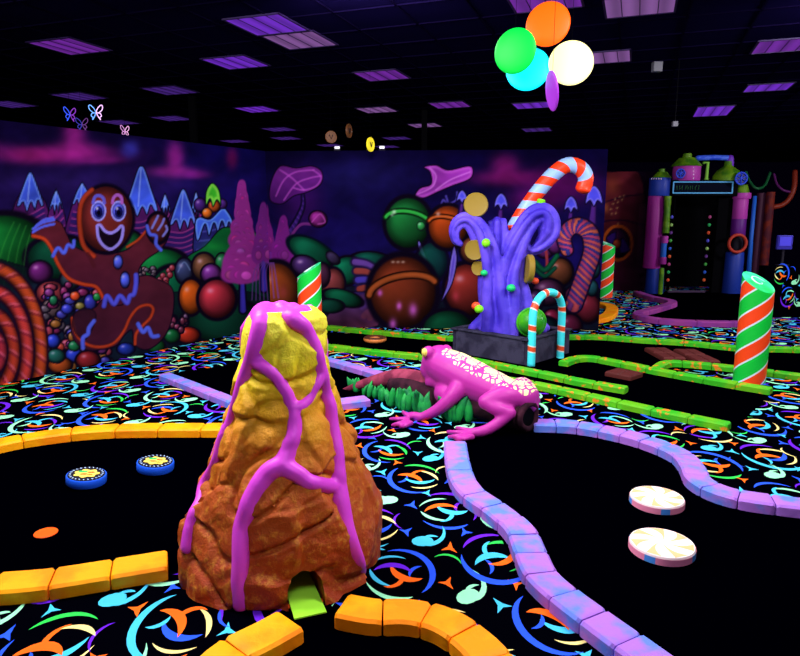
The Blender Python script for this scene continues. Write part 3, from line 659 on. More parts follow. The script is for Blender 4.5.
S.line([(574, 304), (584, 276), (592, 252), (590, 234), (580, 226), (570, 228), (564, 238), (567, 250)], [18, 18, 18, 18, 17, 16, 15, 13], (160, 60, 90), shade=.3, stripes=(16, [(225, 90, 100), (80, 60, 150), (200, 70, 120), (60, 56, 150), (235, 110, 90), (120, 56, 130)]), rim=(20, 8, 36))
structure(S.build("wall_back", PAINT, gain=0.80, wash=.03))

# ---------------- far wall with the machinery picture, past the end of the back wall
S = Sheet((2.75, 13.6), (5.35, 13.6), 0.028)
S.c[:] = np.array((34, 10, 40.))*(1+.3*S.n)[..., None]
S.poly([(598, 330), (600, 240), (604, 178), (612, 172), (640, 174), (648, 240), (646, 330)], (120, 38, 46), grad=(50, 14, 50), tex=.35)
S.glow(613, 186, 8, 10, (150, 72, 40), .6); S.glow(620, 225, 18, 16, (120, 40, 40), .5)
S.line([(603, 203), (622, 197), (645, 194)], 1.2, (50, 14, 40)); S.line([(600, 222), (622, 220), (645, 226)], 1.2, (40, 12, 40))
for x, y in ((615, 199), (613, 204), (611, 209), (618, 202), (620, 197), (617, 208), (624, 196), (612, 214), (618, 224), (622, 200), (616, 213)): S.glow(x, y, .9, .9, (250, 190, 120), .95)
pts = [(618+14*math.cos(R(a)), 243+17*math.sin(R(a))) for a in range(0, 361, 20)]
S.ell(618, 243, 13, 16, (60, 20, 60), spec=0); S.line(pts, 2.6, (220, 96, 30), sm=2)
S.poly([(606, 238), (616, 232), (614, 246)], (60, 30, 130)); S.poly([(622, 238), (630, 250), (620, 252)], (60, 30, 130)); S.ell(617, 244, 4, 5, (180, 70, 40), spec=0)
S.glow(606, 208, 3, 5, (240, 150, 60), .5)
S.glow(650, 250, 22, 90, (10, 4, 18), .9); structure(S.build('wall_far', PAINT, gain=0.55, wash=.05))
for nm, p, q in (('trim_2', CORNER, None),):
    mb = MB(); mb.box((p[0]+.0, p[1]+.04, 1.22), (0.05, 0.05, 2.44), bev=.005); structure(mb.build(nm, M['black']))

# ---- low carpeted wall at the right with a counter behind it
mb = MB(); mb.box((8.10, 10.12, 0.40), (4.94, 0.18, 0.80), bev=.01)
C2 = Carpet(); C2.mb = mb; mb.m = [0]*len(mb.f)
fill_carpet(C2, lambda x, y: 5.78 < x < 10.3 and 0.12 < y < 0.70, lambda x, y, d: (x, 10.029-d, y), 0, 0, 0.72)
structure(mb.build('wall_right', [M[n] for n in CN], weld=None), 'low wall covered in the swirl carpet')

# ================================================================== VOLCANO
VY = 2.87
edge = [(311, 252, 319), (316, 248, 325), (330, 244, 328), (360, 240, 331), (380, 236, 334), (405, 229, 341), (425, 222, 348), (450, 213, 357), (480, 203, 368), (510, 194, 377), (535, 187, 382), (560, 182, 386), (580, 184, 384), (596, 190, 378)]
prof = []
for py, xl, xr in edge:
    a, b = atY(xl, py, VY), atY(xr, py, VY)
    prof.append((a.z, (a.x+b.x)/2, (b.x-a.x)/2))
prof.sort(); zt = prof[-1][0]
def vprof(z):
    if z <= prof[0][0]:
        return prof[0][1], prof[0][2]+0.01*(1 if z > 0.03 else -1)
    for i in range(len(prof)-1):
        if prof[i+1][0] >= z:
            t = (z-prof[i][0])/(prof[i+1][0]-prof[i][0]); return prof[i][1]*(1-t)+prof[i+1][1]*t, prof[i][2]*(1-t)+prof[i+1][2]*t
    return prof[-1][1], prof[-1][2]
rs = random.Random(21)
cells = []
for i in range(46):
    th = rs.uniform(0, 2*math.pi); z = rs.uniform(0, zt)
    cells.append((th, z, rs.uniform(-.9, .9), rs.uniform(-.9, 1.2), rs.uniform(-.008, .010)))
VORG = Vector((vprof(0.1)[0], VY, 0))
def rockpoint(th, z, push=0.0):
    cx, r = vprof(z)
    best = None; b2 = None
    for c in cells:
        dt = (th-c[0]+math.pi) % (2*math.pi)-math.pi
        d = (dt*r*1.0)**2+((z-c[1])*0.85)**2
        if best is None or d < best[0]: b2 = best; best = (d, dt*r, z-c[1], c)
        elif b2 is None or d < b2[0]: b2 = (d, dt*r, z-c[1], c)
    def pl(q): return q[1]*q[3][2]*0.20+q[2]*q[3][3]*0.20+q[3][4]*1.1
    d1, d2 = math.sqrt(best[0]), math.sqrt(b2[0]); k = min(1, (d2-d1)/0.03)
    off = pl(best)*(0.5+0.5*k)+pl(b2)*(0.5-0.5*k)-0.012*(1-k)
    p = Vector((math.cos(th)*r, math.sin(th)*r, z))
    q_ = Vector((p.x+p.z*.5, p.y, p.z*1.5-p.x*.6)); off = off*.95-0.022*max(0, 1-abs(noise.noise(q_*2.7))*9)+noise.noise(p*7)*0.012+noise.noise(p*19)*0.006+noise.noise(p*45)*0.002
    lim = 0.5+0.5*min(1, r/0.25)
    R_ = r+off*lim+push
    return Vector((cx+math.cos(th)*R_, VY+math.sin(th)*R_*1.0, z))
NT, NZ = 220, 170
mb = MB(); rings = []
for j in range(NZ+1):
    z = zt*j/NZ
    rings.append([rockpoint(2*math.pi*k/NT, z) for k in range(NT)])
# rounded lip into a shallow crater
top = rings[-1]; cc = sum(top, Vector())/NT
for s_, dz in ((0.93, .012), (0.82, .012), (0.70, 0.0), (0.55, -.03), (0.3, -.05), (0.05, -.055)):
    rings.append([cc+(p-cc)*s_+Vector((0, 0, dz+0.006*noise.noise(p*12))) for p in top])
mb.ring(rings)
volcano = empty('volcano', VORG, 'tall brown and yellow volcano rock with pink lava veins and a small tunnel mouth', 'volcano')
def local(mb, org):
    mb.v = [(p[0]-org[0], p[1]-org[1], p[2]-org[2]) for p in mb.v]; return mb
def rock_mat():
    m = bpy.data.materials.new('volcano_rock'); m.use_nodes = True; nt = m.node_tree; b = nt.nodes['Principled BSDF']
    N = nt.nodes.new; L = nt.links.new
    tc = N('ShaderNodeTexCoord'); sp = N('ShaderNodeSeparateXYZ'); L(tc.outputs['Object'], sp.inputs[0])
    n = N('ShaderNodeTexNoise'); n.inputs['Scale'].default_value = 5; n.inputs['Detail'].default_value = 5; L(tc.outputs['Object'], n.inputs['Vector'])
    a = N('ShaderNodeMath'); a.operation = 'MULTIPLY_ADD'; L(n.outputs['Fac'], a.inputs[0]); a.inputs[1].default_value = 0.34; L(sp.outputs['Z'], a.inputs[2])
    mr = N('ShaderNodeMapRange'); L(a.outputs[0], mr.inputs['Value']); mr.inputs['From Min'].default_value = 0.2; mr.inputs['From Max'].default_value = 1.36
    cr = N('ShaderNodeValToRGB'); L(mr.outputs[0], cr.inputs[0]); e = cr.color_ramp.elements
    e[0].position = 0; e[0].color = lin((160, 54, 8)); e[1].position = 1; e[1].color = lin((250, 245, 60))
    for p_, c_ in ((.33, (182, 78, 10)), (.52, (212, 122, 14)), (.66, (228, 166, 12)), (.8, (240, 220, 16))): q = e.new(p_); q.color = lin(c_)
    n2 = N('ShaderNodeTexNoise'); n2.inputs['Scale'].default_value = 26; n2.inputs['Detail'].default_value = 8; n2.inputs['Roughness'].default_value = .7; L(tc.outputs['Object'], n2.inputs['Vector'])
    r2 = N('ShaderNodeMapRange'); L(n2.outputs['Fac'], r2.inputs['Value']); r2.inputs['From Min'].default_value = .50; r2.inputs['From Max'].default_value = .74; r2.inputs['To Max'].default_value = .6
    mx = N('ShaderNodeMix'); mx.data_type = 'RGBA'; L(r2.outputs[0], mx.inputs[0]); L(cr.outputs[0], mx.inputs[6]); mx.inputs[7].default_value = lin((240, 180, 50))
    L(mx.outputs[2], b.inputs['Base Color']); b.inputs['Roughness'].default_value = .5; b.inputs['Specular IOR Level'].default_value = .3
    bp = N('ShaderNodeBump'); bp.inputs['Strength'].default_value = 1.0; bp.inputs['Distance'].default_value = .012; L(n2.outputs['Fac'], bp.inputs['Height']); L(bp.outputs[0], b.inputs['Normal'])
    return m
local(mb, VORG)
rock = mb.build('rock', rock_mat(), volcano, smooth=True)
# tunnel through the foot: arch cutter
tc_ = at(306, 606, 0); tdir = (Vector((VORG.x, VORG.y, 0))-Vector((tc_.x, tc_.y, 0))); tdir.normalize(); tx = Vector((-tdir.y, tdir.x, 0))*-1
cut = MB(); arch = [(-.078, -.02), (-.078, .075)]+[(-.078*math.cos(R(a)), .075+.072*math.sin(R(a))) for a in range(15, 180, 15)]+[(.078, .075), (.078, -.02)]
A0 = tc_-tdir*0.15-VORG; A1 = tc_+tdir*0.30-VORG
A0.z = A1.z = 0
cut.ring([[A0+tx*a+Vector((0, 0, b)) for a, b in arch], [A1+tx*a*0.9+Vector((0, 0, b)) for a, b in arch]])
cutter = cut.build('cutter', M['black'], volcano)
bpy.context.view_layer.update()
bo = rock.modifiers.new('b', 'BOOLEAN'); bo.operation = 'DIFFERENCE'; bo.object = cutter; bo.solver = 'EXACT'
mesh_apply(rock); bpy.data.objects.remove(cutter)
rock.data.polygons.foreach_set('use_smooth', [True]*len(rock.data.polygons)); rock.data.set_sharp_from_angle(angle=R(50))
dm = rock.data; bv = BVHTree.FromPolygons([v.co+VORG for v in dm.vertices], [p.vertices for p in dm.polygons])
org_c = Vector((0, 0, CAM_H))
def onrock(px, py):
    d = Vector(_ray(px, py)).normalized(); h = bv.ray_cast(org_c, d)
    return h[0], h[1]
veins = [
 ([(268, 308), (264, 314), (257, 333), (251, 360), (240, 383), (231, 412), (221, 438), (210, 456), (200, 486), (192, 513), (188, 530), (186, 548)], [8, 8, 8, 7.5, 5.5, 4.5, 4, 4, 4, 4, 4.5, 5]),
 ([(251, 358), (262, 366), (273, 374), (286, 390), (295, 409)], [7, 6, 5, 5, 5]),
 ([(295, 409), (306, 402), (315, 391), (322, 376)], [5, 4, 4, 4]),
 ([(280, 308), (285, 312), (295, 319), (309, 333), (319, 350), (323, 374), (329, 397), (334, 417), (339, 452), (340, 476), (337, 488)], [8, 8, 7, 5.5, 5, 5, 5, 5, 5, 6, 7]),
 ([(337, 486), (345, 513), (354, 544), (366, 580)], [8, 6.5, 5.5, 4.5]),
 ([(337, 487), (316, 484), (298, 475), (283, 464)], [6, 6, 7, 8]),
 ([(295, 408), (296, 424), (292, 440), (287, 452), (283, 464)], [5, 6, 6, 7, 8]),
 ([(283, 464), (268, 472), (258, 484), (248, 502), (241, 528), (239, 562), (239, 606)], [8, 8, 8, 7.5, 7, 6.5, 6.5]),
]
VW = 2.75*1.0/650*1.0
mb = MB()
for pts, ws in veins:
    P = catmull([(a, b, 0) for a, b in pts], 5); W = lerp_list(ws, len(P)); Q = []; RR = []
    for p, w_ in zip(P, W):
        h, n = onrock(p.x, p.y)
        if h is None:
            h, n = bv.find_nearest(atY(p.x, p.y, VY-.16))[:2]
        r = w_*1.38*(h.y*_c+(CAM_H-h.z)*_s)/FOC
        Q.append(h); RR.append(r)
    for _ in range(5): Q = [Q[0]]+[(Q[i-1]+Q[i]*2+Q[i+1])/4 for i in range(1, len(Q)-1)]+[Q[-1]]
    Z_ = []
    for q, r in zip(Q, RR):
        h, n = bv.find_nearest(q)[:2]; Z_.append(h-n*r*.42)
    for _ in range(2): Z_ = [Z_[0]]+[(Z_[i-1]+Z_[i]*2+Z_[i+1])/4 for i in range(1, len(Z_)-1)]+[Z_[-1]]
    mb.tube(Z_, RR, 12, round_ends=True)
for th0, w_ in ((40, .028), (85, .034), (130, .026), (165, .024)):     # runs on the far side
    Q = []
    for k in range(16):
        z = zt-0.01-(zt-.04)*k/15; th = R(th0+14*math.sin(k*.7+th0)); Q.append(rockpoint(th, z, -w_*.35))
    mb.tube(Q, w_, 10, round_ends=True)
for k in range(9):       # puddle of lava spilling over the crater rim
    a = 2*math.pi*k/9; p = cc+Vector((math.cos(a)*.09, math.sin(a)*.09, .0)); mb.ellipsoid(p+Vector((0, 0, -.012)), (.046, .046, .028+.006*(k % 3)))
mb.ellipsoid(cc+Vector((0, 0, -.02)), (.10, .10, .03))
local(mb, VORG)
lv = mb.build('lava', mat('pink_lava', (222, 70, 214), 0.45, 0.3), volcano, smooth=True); fuse(lv, 0.007, 5)
tag(lv, 'glossy pink lava veins')
mb = MB()
e0 = tc_-tdir*0.085; e1 = tc_+tdir*0.26
mb.ring([[e0+tx*a+Vector((0, 0, b)) for a, b in ((-.066, .006), (.066, .006), (.066, .012), (-.066, .012))], [e1+tx*a+Vector((0, 0, b)) for a, b in ((-.06, .006), (.06, .006), (.06, .03), (-.06, .03))]])
local(mb, VORG)
tag(mb.build('tunnel_ramp', mat('lime_felt', (170, 255, 60), 0.8, 0.1), volcano), 'lime green ramp')

# ================================================================== FROG, LOG AND LEAVES
LA = Vector((.93, 4.64, .12)); LM = Vector((.76, 4.83, .12)); LB = Vector((0.24, 5.22, .13)); LC = Vector((-0.06, 5.50, .13)); LT = atY(341, 391, 5.85)
logt = empty('log', (0.5, 4.9, 0), 'hollow dark log lying under the pink frog, tapering to a rose-coloured root', 'log')
LO = Vector(logt.location)
mb = MB(); P = catmull([LA, LM, (LM+LB)/2, LB, LC], 8)
rad = lerp_list([.122, .12, .115, .115, .11, .08], len(P))
mb.tube(P, rad, 28)
v = []
for p in mb.v:
    q = Vector(p); n = noise.noise(q*9)*.010+noise.noise(q*24)*.004
    ax = min(P, key=lambda a: (a-q).length); d = q-ax
    v.append(q+d.normalized()*n if d.length > 1e-5 else q)
mb.v = v
# black disc over the capped end stands for the darkness inside a hollow
ld = (LM-LA).normalized()
body = local(mb, LO).build('trunk', mat('log_bark', (62, 28, 42), .85, .1, col2=(34, 14, 26), scale=7, bump=.6, bscale=18), logt, smooth=True)
mb = MB(); mb.tube([LA-ld*.002+Vector((0, 0, 0)), LA-ld*.02, LA+ld*.002], [.128, .115, .06], 24); mb.ellipsoid(LA-ld*.006, (.07, .07, .07))
hol = MB(); hol.tube([LA-ld*.03, LA-ld*.022], [.085, .080], 24); hol.v = hol.v
tag(local(hol, LO).build('hollow', M['black'], logt), 'black hollow end')
rim = MB(); rim.tube([LA-ld*.024+(Vector((0, 0, 1))*math.cos(a)+ld.cross(Vector((0, 0, 1)))*math.sin(a))*.096*(1+.05*math.sin(3*a)) for a in [2*math.pi*k/28 for k in range(28)]], .026, 10, closed=True)
local(rim, LO).build('bark_rim', body.data.materials[0], logt, smooth=True)
mb = MB(); P = catmull([LC+Vector((.35, -.28, .07)), LC+Vector((.05, 0, .06)), (LC+LT)/2+Vector((0, 0, .04)), LT], 8)
mb.tube(P, lerp_list([.095, .08, .048, .01], len(P)), 20, round_ends=True)
tag(local(mb, LO).build('root', mat('rose_root', (150, 58, 84), .7, .15, col2=(110, 36, 60), scale=9, bump=.3), logt, smooth=True), 'rose coloured pointed root')

leafm = mat('leaf_green', (20, 150, 62), .55, .25, col2=(10, 110, 60), scale=12)
bed = empty('leaf_bed', (-0.02, 5.0, 0), 'bed of fat upright green leaves growing along the near side of the log', 'plant')
BO = Vector(bed.location); rl = random.Random(5)
def leafmesh(h, r, lean, az):
    mb = MB(); P = []; W = []
    for k in range(9):
        t = k/8; P.append(Vector((math.cos(az)*lean*t*t*h, math.sin(az)*lean*t*t*h, h*t))); W.append(max(r*math.sin(math.pi*min(1, .12+t*.88))**.8, .001))
    mb.tube(P, W, 10, flat=.65); return mb
spots = []
for i in range(86):
    t = i/85; px = 349+(484-349)*t; base = 389+(420-389)*min(1, t*1.7)
    base += rl.uniform(-7, 3)*(0.3+t*.7)
    g = at(px+rl.uniform(-3, 3), base, 0)
    if 426 < px < 442 and base > 413: continue
    spots.append((g, (.095+.08*min(1, t*2))*rl.uniform(.85, 1.25), (.020+.016*min(1, t*1.8))*rl.uniform(.85, 1.2)))
for g, h, r in spots:
    mb = leafmesh(h, r, rl.uniform(-.1, .5), rl.uniform(0, 6.28)); o = mb.build('leaf', leafm, bed, smooth=True); o.location = g-BO

def frog():
    g = atY
    H = [g(440, 364, 5.17), g(455, 371, 5.08), g(474, 381, 4.98), g(497, 391, 4.86), g(516, 398, 4.76), g(531, 405, 4.70)]
    O = Vector((H[2].x, H[2].y, 0)); ax = Vector((H[4].x-H[0].x, H[4].y-H[0].y, 0)).normalized(); n = Vector((-ax.y, ax.x, 0))
    mir = lambda p: p-n*(2*(p-Vector((H[2].x, H[2].y, 0))).dot(n))
    mb = MB(); P = catmull(H, 6)
    mb.tube(P, lerp_list([.145, .170, .172, .152, .125, .062], len(P)), 20, flat=.94, round_ends=True)
    snout = g(428, 371, 5.24)
    mb.ellipsoid(g(440, 364, 5.2), (.155, .155, .158)); mb.ellipsoid(g(434, 369, 5.2), (.115, .11, .105))
    jaw = g(430, 382, 5.14); mb.tube([H[1]+Vector((0, 0, -.06)), jaw], [.13, .045], 14, round_ends=True)
    eye = g(428.5, 352.5, 5.12); mb.ellipsoid(eye, (.055, .055, .055)); eye2 = g(446, 351, 5.33); mb.ellipsoid(eye2, (.056, .056, .055)); mb.ellipsoid(g(439, 356, 5.22), (.10, .13, .085))
    mb.ellipsoid(g(451, 393, 5.02), (.14, .14, .11))
    tops = []
    for m_ in (lambda p: p, mir):
        arm = [m_(q) for q in (g(462, 380, 5.0), g(458, 389, 4.90), g(449, 400, 4.86), g(437, 410, 4.87), g(424, 416, 4.90), g(414, 419, 4.92))]
        P = catmull(arm, 5); mb.tube(P, lerp_list([.085, .075, .058, .047, .036, .034], len(P)), 14, round_ends=True)
        palm = m_(g(414, 419, 4.92)); mb.ellipsoid(Vector((palm.x, palm.y, .035)), (.06, .045, .028))
        for (fx, fy, lx, ly) in ((409, 417, 403, 412), (408, 419, 391, 419), (408, 421, 393, 425), (411, 423, 402, 427)):
            a = at(fx, fy, .035); b = at((fx*.4+lx*.6), (fy*.4+ly*.6), .045); c = at(lx, ly, .02)
            f = catmull([m_(a), m_(b), m_(c)], 4); mb.tube(f, lerp_list([.024, .020, .017], len(f)), 8, round_ends=True); mb.ellipsoid(m_(c), (.02, .02, .016))
        hip = m_(g(523, 398, 4.70)); knee = m_(g(486, 402, 4.64)); heel = m_(g(510, 413, 4.56))
        thigh = catmull([hip, m_(g(505, 397, 4.66)), knee], 5); mb.tube(thigh, lerp_list([.105, .095, .062], len(thigh)), 16, round_ends=True)
        sh = catmull([knee, m_(g(498, 409, 4.58)), heel], 5); mb.tube(sh, lerp_list([.058, .056, .045], len(sh)), 14, round_ends=True)
        ft = catmull([heel, m_(g(497, 424, 4.54)), m_(g(484, 431, 4.52)), m_(at(470, 433, .035))], 5); mb.tube(ft, lerp_list([.048, .045, .042, .036], len(ft)), 14, round_ends=True)
        for (fx, fy, lx, ly) in ((470, 431, 457, 428), (469, 433, 448, 432), (469, 435, 449, 437), (472, 437, 458, 440)):
            a = at(fx, fy, .035); b = at((fx*.4+lx*.6), (fy*.4+ly*.6), .045); c = at(lx, ly, .02)
            f = catmull([m_(a), m_(b), m_(c)], 4); mb.tube(f, lerp_list([.026, .021, .018], len(f)), 8, round_ends=True); mb.ellipsoid(m_(c), (.02, .02, .016))
    root = empty('frog', O, 'large bright pink frog with cream spots on its back climbing over the log', 'frog')
    local(mb, O)
    m = bpy.data.materials.new('pink_frog_skin'); m.use_nodes = True; nt = m.node_tree; b = nt.nodes['Principled BSDF']; N = nt.nodes.new; L = nt.links.new
    b.inputs['Roughness'].default_value = .45; b.inputs['Specular IOR Level'].default_value = .25
    vc = N('ShaderNodeVertexColor'); vc.layer_name = 'back'; tc = N('ShaderNodeTexCoord')
    def vor(scale, thr):
        v = N('ShaderNodeTexVoronoi'); v.feature = 'DISTANCE_TO_EDGE'; v.inputs['Scale'].default_value = scale; L(tc.outputs['Object'], v.inputs['Vector'])
        q = N('ShaderNodeMapRange'); q.inputs['From Min'].default_value = thr; q.inputs['From Max'].default_value = thr+.03; L(v.outputs['Distance'], q.inputs['Value']); return q.outputs[0]
    big = vor(11, .035); sm = vor(22, .13)
    sep = N('ShaderNodeSeparateColor'); L(vc.outputs['Color'], sep.inputs[0])
    def mul(a_, b_):
        x = N('ShaderNodeMath'); x.operation = 'MULTIPLY'; L(a_, x.inputs[0]); L(b_, x.inputs[1]); return x.outputs[0]
    def mx_(a_, b_):
        x = N('ShaderNodeMath'); x.operation = 'MAXIMUM'; L(a_, x.inputs[0]); L(b_, x.inputs[1]); return x.outputs[0]
    msk = mx_(mul(big, sep.outputs[0]), mul(sm, sep.outputs[1]))
    x = N('ShaderNodeMix'); x.data_type = 'RGBA'; L(msk, x.inputs[0]); x.inputs[6].default_value = lin((176, 44, 148)); x.inputs[7].default_value = lin((255, 248, 165)); L(x.outputs[2], b.inputs['Base Color'])
    o = mb.build('body', m, root); fuse(o, .011, 7, .5)
    me = o.data; ca = me.color_attributes.new('back', 'FLOAT_COLOR', 'POINT')
    L0 = [h-O for h in H]; rgba = np.zeros((len(me.vertices), 4), np.float32); rgba[:, 3] = 1
    up = Vector((0.08, -.28, 1)).normalized()
    for i, v in enumerate(me.vertices):
        t = (v.co-L0[0]).dot((L0[5]-L0[0]))/(L0[5]-L0[0]).length_squared
        if not (0.02 < t < 1.0): continue
        # nearest axis point
        p = None; bd = 9
        for k in range(5):
            a, b2 = L0[k], L0[k+1]; s_ = min(max((v.co-a).dot(b2-a)/(b2-a).length_squared, 0), 1); c = a.lerp(b2, s_); d = (v.co-c).length
            if d < bd: bd = d; p = c
        d = (v.co-p); lat = d.dot(n); u = d.dot(Vector((0, 0, 1)))
        ang = math.degrees(math.atan2(abs(lat), u)); lim = 52 if t > .2 else 40
        if ang < lim*.5 and .08 < t < .9: rgba[i, 0] = 1
        elif ang < lim and d.length < .2: rgba[i, 1] = 1
    ca.data.foreach_set('color', rgba.ravel())
    for q, cnm in ((eye, -1), (eye2, 1)):
        e = MB(); e.ellipsoid(Vector(q)-O+Vector((-.030, -.022 if cnm < 0 else .02, .004)), (.032, .034, .036)); ey = e.build('eye', mat('frog_eye', (225, 205, 90), .3, .5), root, smooth=True); tag(ey, 'yellow eye')
        e = MB(); e.ellipsoid(Vector(q)-O+Vector((-.054, -.030 if cnm < 0 else .026, .004)), (.011, .010, .022)); e.build('pupil', M['black'], ey, smooth=True)
frog()

# ================================================================== STRIPED PROPS
def helix_mat(name, c1, c2, c3, period, starts=2, hand=1, w=(.52, .60, .92), off=0.0):
    m = bpy.data.materials.new(name); m.use_nodes = True; nt = m.node_tree; b = nt.nodes['Principled BSDF']; N = nt.nodes.new; L = nt.links.new
    tc = N('ShaderNodeTexCoord'); sp = N('ShaderNodeSeparateXYZ'); L(tc.outputs['Object'], sp.inputs[0])
    def mth(op, a, b_=None, c=None):
        x = N('ShaderNodeMath'); x.operation = op
        for i, q in enumerate((a, b_, c)):
            if q is None: continue
            if isinstance(q, (int, float)): x.inputs[i].default_value = q
            else: L(q, x.inputs[i])
        return x.outputs[0]
    ang = mth('ARCTAN2', sp.outputs['Y'], sp.outputs['X'])
    ph = mth('MULTIPLY_ADD', ang, -hand*starts/(2*math.pi), mth('MULTIPLY_ADD', sp.outputs['Z'], 1/period, 10+off))
    fr = mth('FRACT', ph); cr = N('ShaderNodeValToRGB'); cr.color_ramp.interpolation = 'CONSTANT'; L(fr, cr.inputs[0])
    e = cr.color_ramp.elements; e[0].position = 0; e[0].color = lin(c1); e[1].position = w[0]; e[1].color = lin(c3)
    q = e.new(w[1]); q.color = lin(c2); q = e.new(w[2]); q.color = lin(c3)
    L(cr.outputs[0], b.inputs['Base Color']); b.inputs['Roughness'].default_value = .4; b.inputs['Specular IOR Level'].default_value = .35
    return m
def striped_post(px, py, r, zc, slope, label, az, off=0.0, topcol=(60, 235, 160)):
    g = at(px, py, 0); root = empty('striped_post', g, label, 'post', 'striped posts with slanted tops')
    m = helix_mat('green_orange_stripes', (14, 200, 60), (250, 72, 20), (215, 235, 240), .335, 2, 1, off=off, w=(.47, .53, .94))
    mb = MB(); n = 48; rows = 24; rings = []
    tz = lambda a: zc+slope*math.cos(a-az)*r
    for j in range(rows+1): rings.append([(r*math.cos(2*math.pi*k/n), r*math.sin(2*math.pi*k/n), tz(2*math.pi*k/n)*j/rows) for k in range(n)])
    mb.ring(rings); mb.build('shaft', m, root, auto=40)
    cap = MB(); cr = [[(q*math.cos(2*math.pi*k/n), q*math.sin(2*math.pi*k/n), zc+slope*math.cos(2*math.pi*k/n-az)*q+h) for k in range(n)] for q, h in ((r, .001), (r*.99, .008), (r*.9, .012))]
    cap.ring(cr); c = cap.build('slanted_top', mat('post_top', topcol, .35, .4, col2=(20, 210, 90), scale=4), root, auto=40)
    tag(c, 'shiny mint green slanted top')
    sw = MB(); pts = []
    for k in range(14):
        a = R(20+k*26); q = r*(.62-.03*k); pts.append(Vector((q*math.cos(a)*.9, q*math.sin(a)*.9, zc+slope*math.cos(a-az)*q*.9+.014)))
    sw.tube(pts, lerp_list([.002, .009, .002], 14), 6); sw.build('swirl', mat('white_gloss', (215, 250, 240), .3, .5), c, smooth=True)
    return root
striped_post(749, 381, .142, .955, .62, 'tall green and orange striped post at the right, with a round slanted top', R(118), off=.1)
striped_post(603, 297, .175, 1.03, .35, 'small distant green and orange striped post past the end of the mural wall', R(150), off=.3)
striped_post(311, 352, .137, .955, .65, 'green and orange striped post standing behind the volcano', R(10), off=.1)

def cane(name, pts, r, bands, slant, mats, org, seg=20, flatend=True):
    """tube in coloured bands; bands = list of (length, material index) repeated along it"""
    Q = [Vector(p) for p in catmull(pts, 14)]; L = [0]
    for i in range(1, len(Q)): L.append(L[-1]+(Q[i]-Q[i-1]).length)
    tot = L[-1]
    def pos(s):
        s = min(max(s, 0), tot); lo = 1
        for i in range(1, len(Q)):
            if L[i] >= s: return Q[i-1].lerp(Q[i], (s-L[i-1])/max(L[i]-L[i-1], 1e-9)), (Q[i]-Q[i-1]).normalized()
        return Q[-1], (Q[-1]-Q[-2]).normalized()
    cuts = [0]; mi = []; s = 0; k = 0
    while s < tot-1e-4:
        l, m_ = bands[k % len(bands)]; nx = min(s+l, tot); sub = max(1, int((nx-s)/.03))
        for q in range(sub): cuts.append(s+(nx-s)*(q+1)/sub); mi.append(m_)
        s = nx; k += 1
    up0 = Vector((0, 1, 0)); mb = MB(); prev = None
    rings = []
    for c in cuts:
        ring = []
        for a in [2*math.pi*q/seg for q in range(seg)]:
            f = slant*math.cos(a); e = min(1, c/.06, (tot-c)/.06) if tot > .2 else 1
            p, t = pos(c+f*e); nn = (up0-t*up0.dot(t)).normalized(); bi = t.cross(nn)
            ring.append(p+nn*math.sin(a)*r+bi*math.cos(a)*r)
        rings.append(ring)
    for i in range(len(rings)-1): mb.ring([rings[i], rings[i+1]], caps=False, mi=mi[i])
    p0, t0 = pos(0); p1, t1 = pos(tot)
    for p, t, m_ in ((p0, -t0, mi[0]), (p1, t1, mi[-1])):
        ee = MB(); rr = []
        for q in (0, 25, 50, 75, 88):
            ring = []
            for a in [2*math.pi*k/seg for k in range(seg)]:
                nn = (up0-t*up0.dot(t)).normalized(); bi = t.cross(nn)
                ring.append(p+t*r*.6*math.sin(R(q))+(nn*math.sin(a)+bi*math.cos(a))*r*math.cos(R(q)))
            rr.append(ring)
        mb.ring(rr, mi=m_)
    o = mb.build(name, mats, smooth=True, org=org, weld=True); return o
redm, whm = mat('cane_red', (255, 62, 20), .4, .35), mat('cane_white', (150, 190, 245), .4, .35)
g = atY
o = cane('candy_cane', [g(497, 262, 7.42), g(505, 246, 7.55), g(521, 216, 7.62), g(540, 189, 7.62), g(556, 172, 7.62), g(568, 165, 7.62), g(580, 168, 7.62), g(586, 178, 7.62), g(583, 189, 7.62)][::-1], .088, [(.11, 0), (.11, 1)], -.05, [redm, whm], g(510, 240, 7.6))
tag(o, 'big red and white striped candy cane leaning up behind the purple tree', 'candy cane')
tq, obm, wb = mat('arch_turquoise', (70, 240, 250), .4, .3), mat('arch_orange', (225, 80, 40), .4, .3), mat('arch_white', (225, 235, 225), .4, .3)
gl, gr_ = at(531, 366, 0), at(560, 358, 0)
def ap(t, z): return gl.lerp(gr_, t)+Vector((0, 0, z))
o = cane('candy_cane_arch', [ap(0, .0), ap(0, .25), ap(0, .50), ap(.04, .62), ap(.2, .72), ap(.5, .765), ap(.8, .72), ap(.96, .62), ap(1, .50), ap(1, .25), ap(1, 0)], .042, [(.15, 0), (.012, 2), (.05, 1), (.012, 2)], .008, [tq, obm, wb], gl)
tag(o, 'turquoise candy cane arch with orange bands standing beside the planter', 'arch')

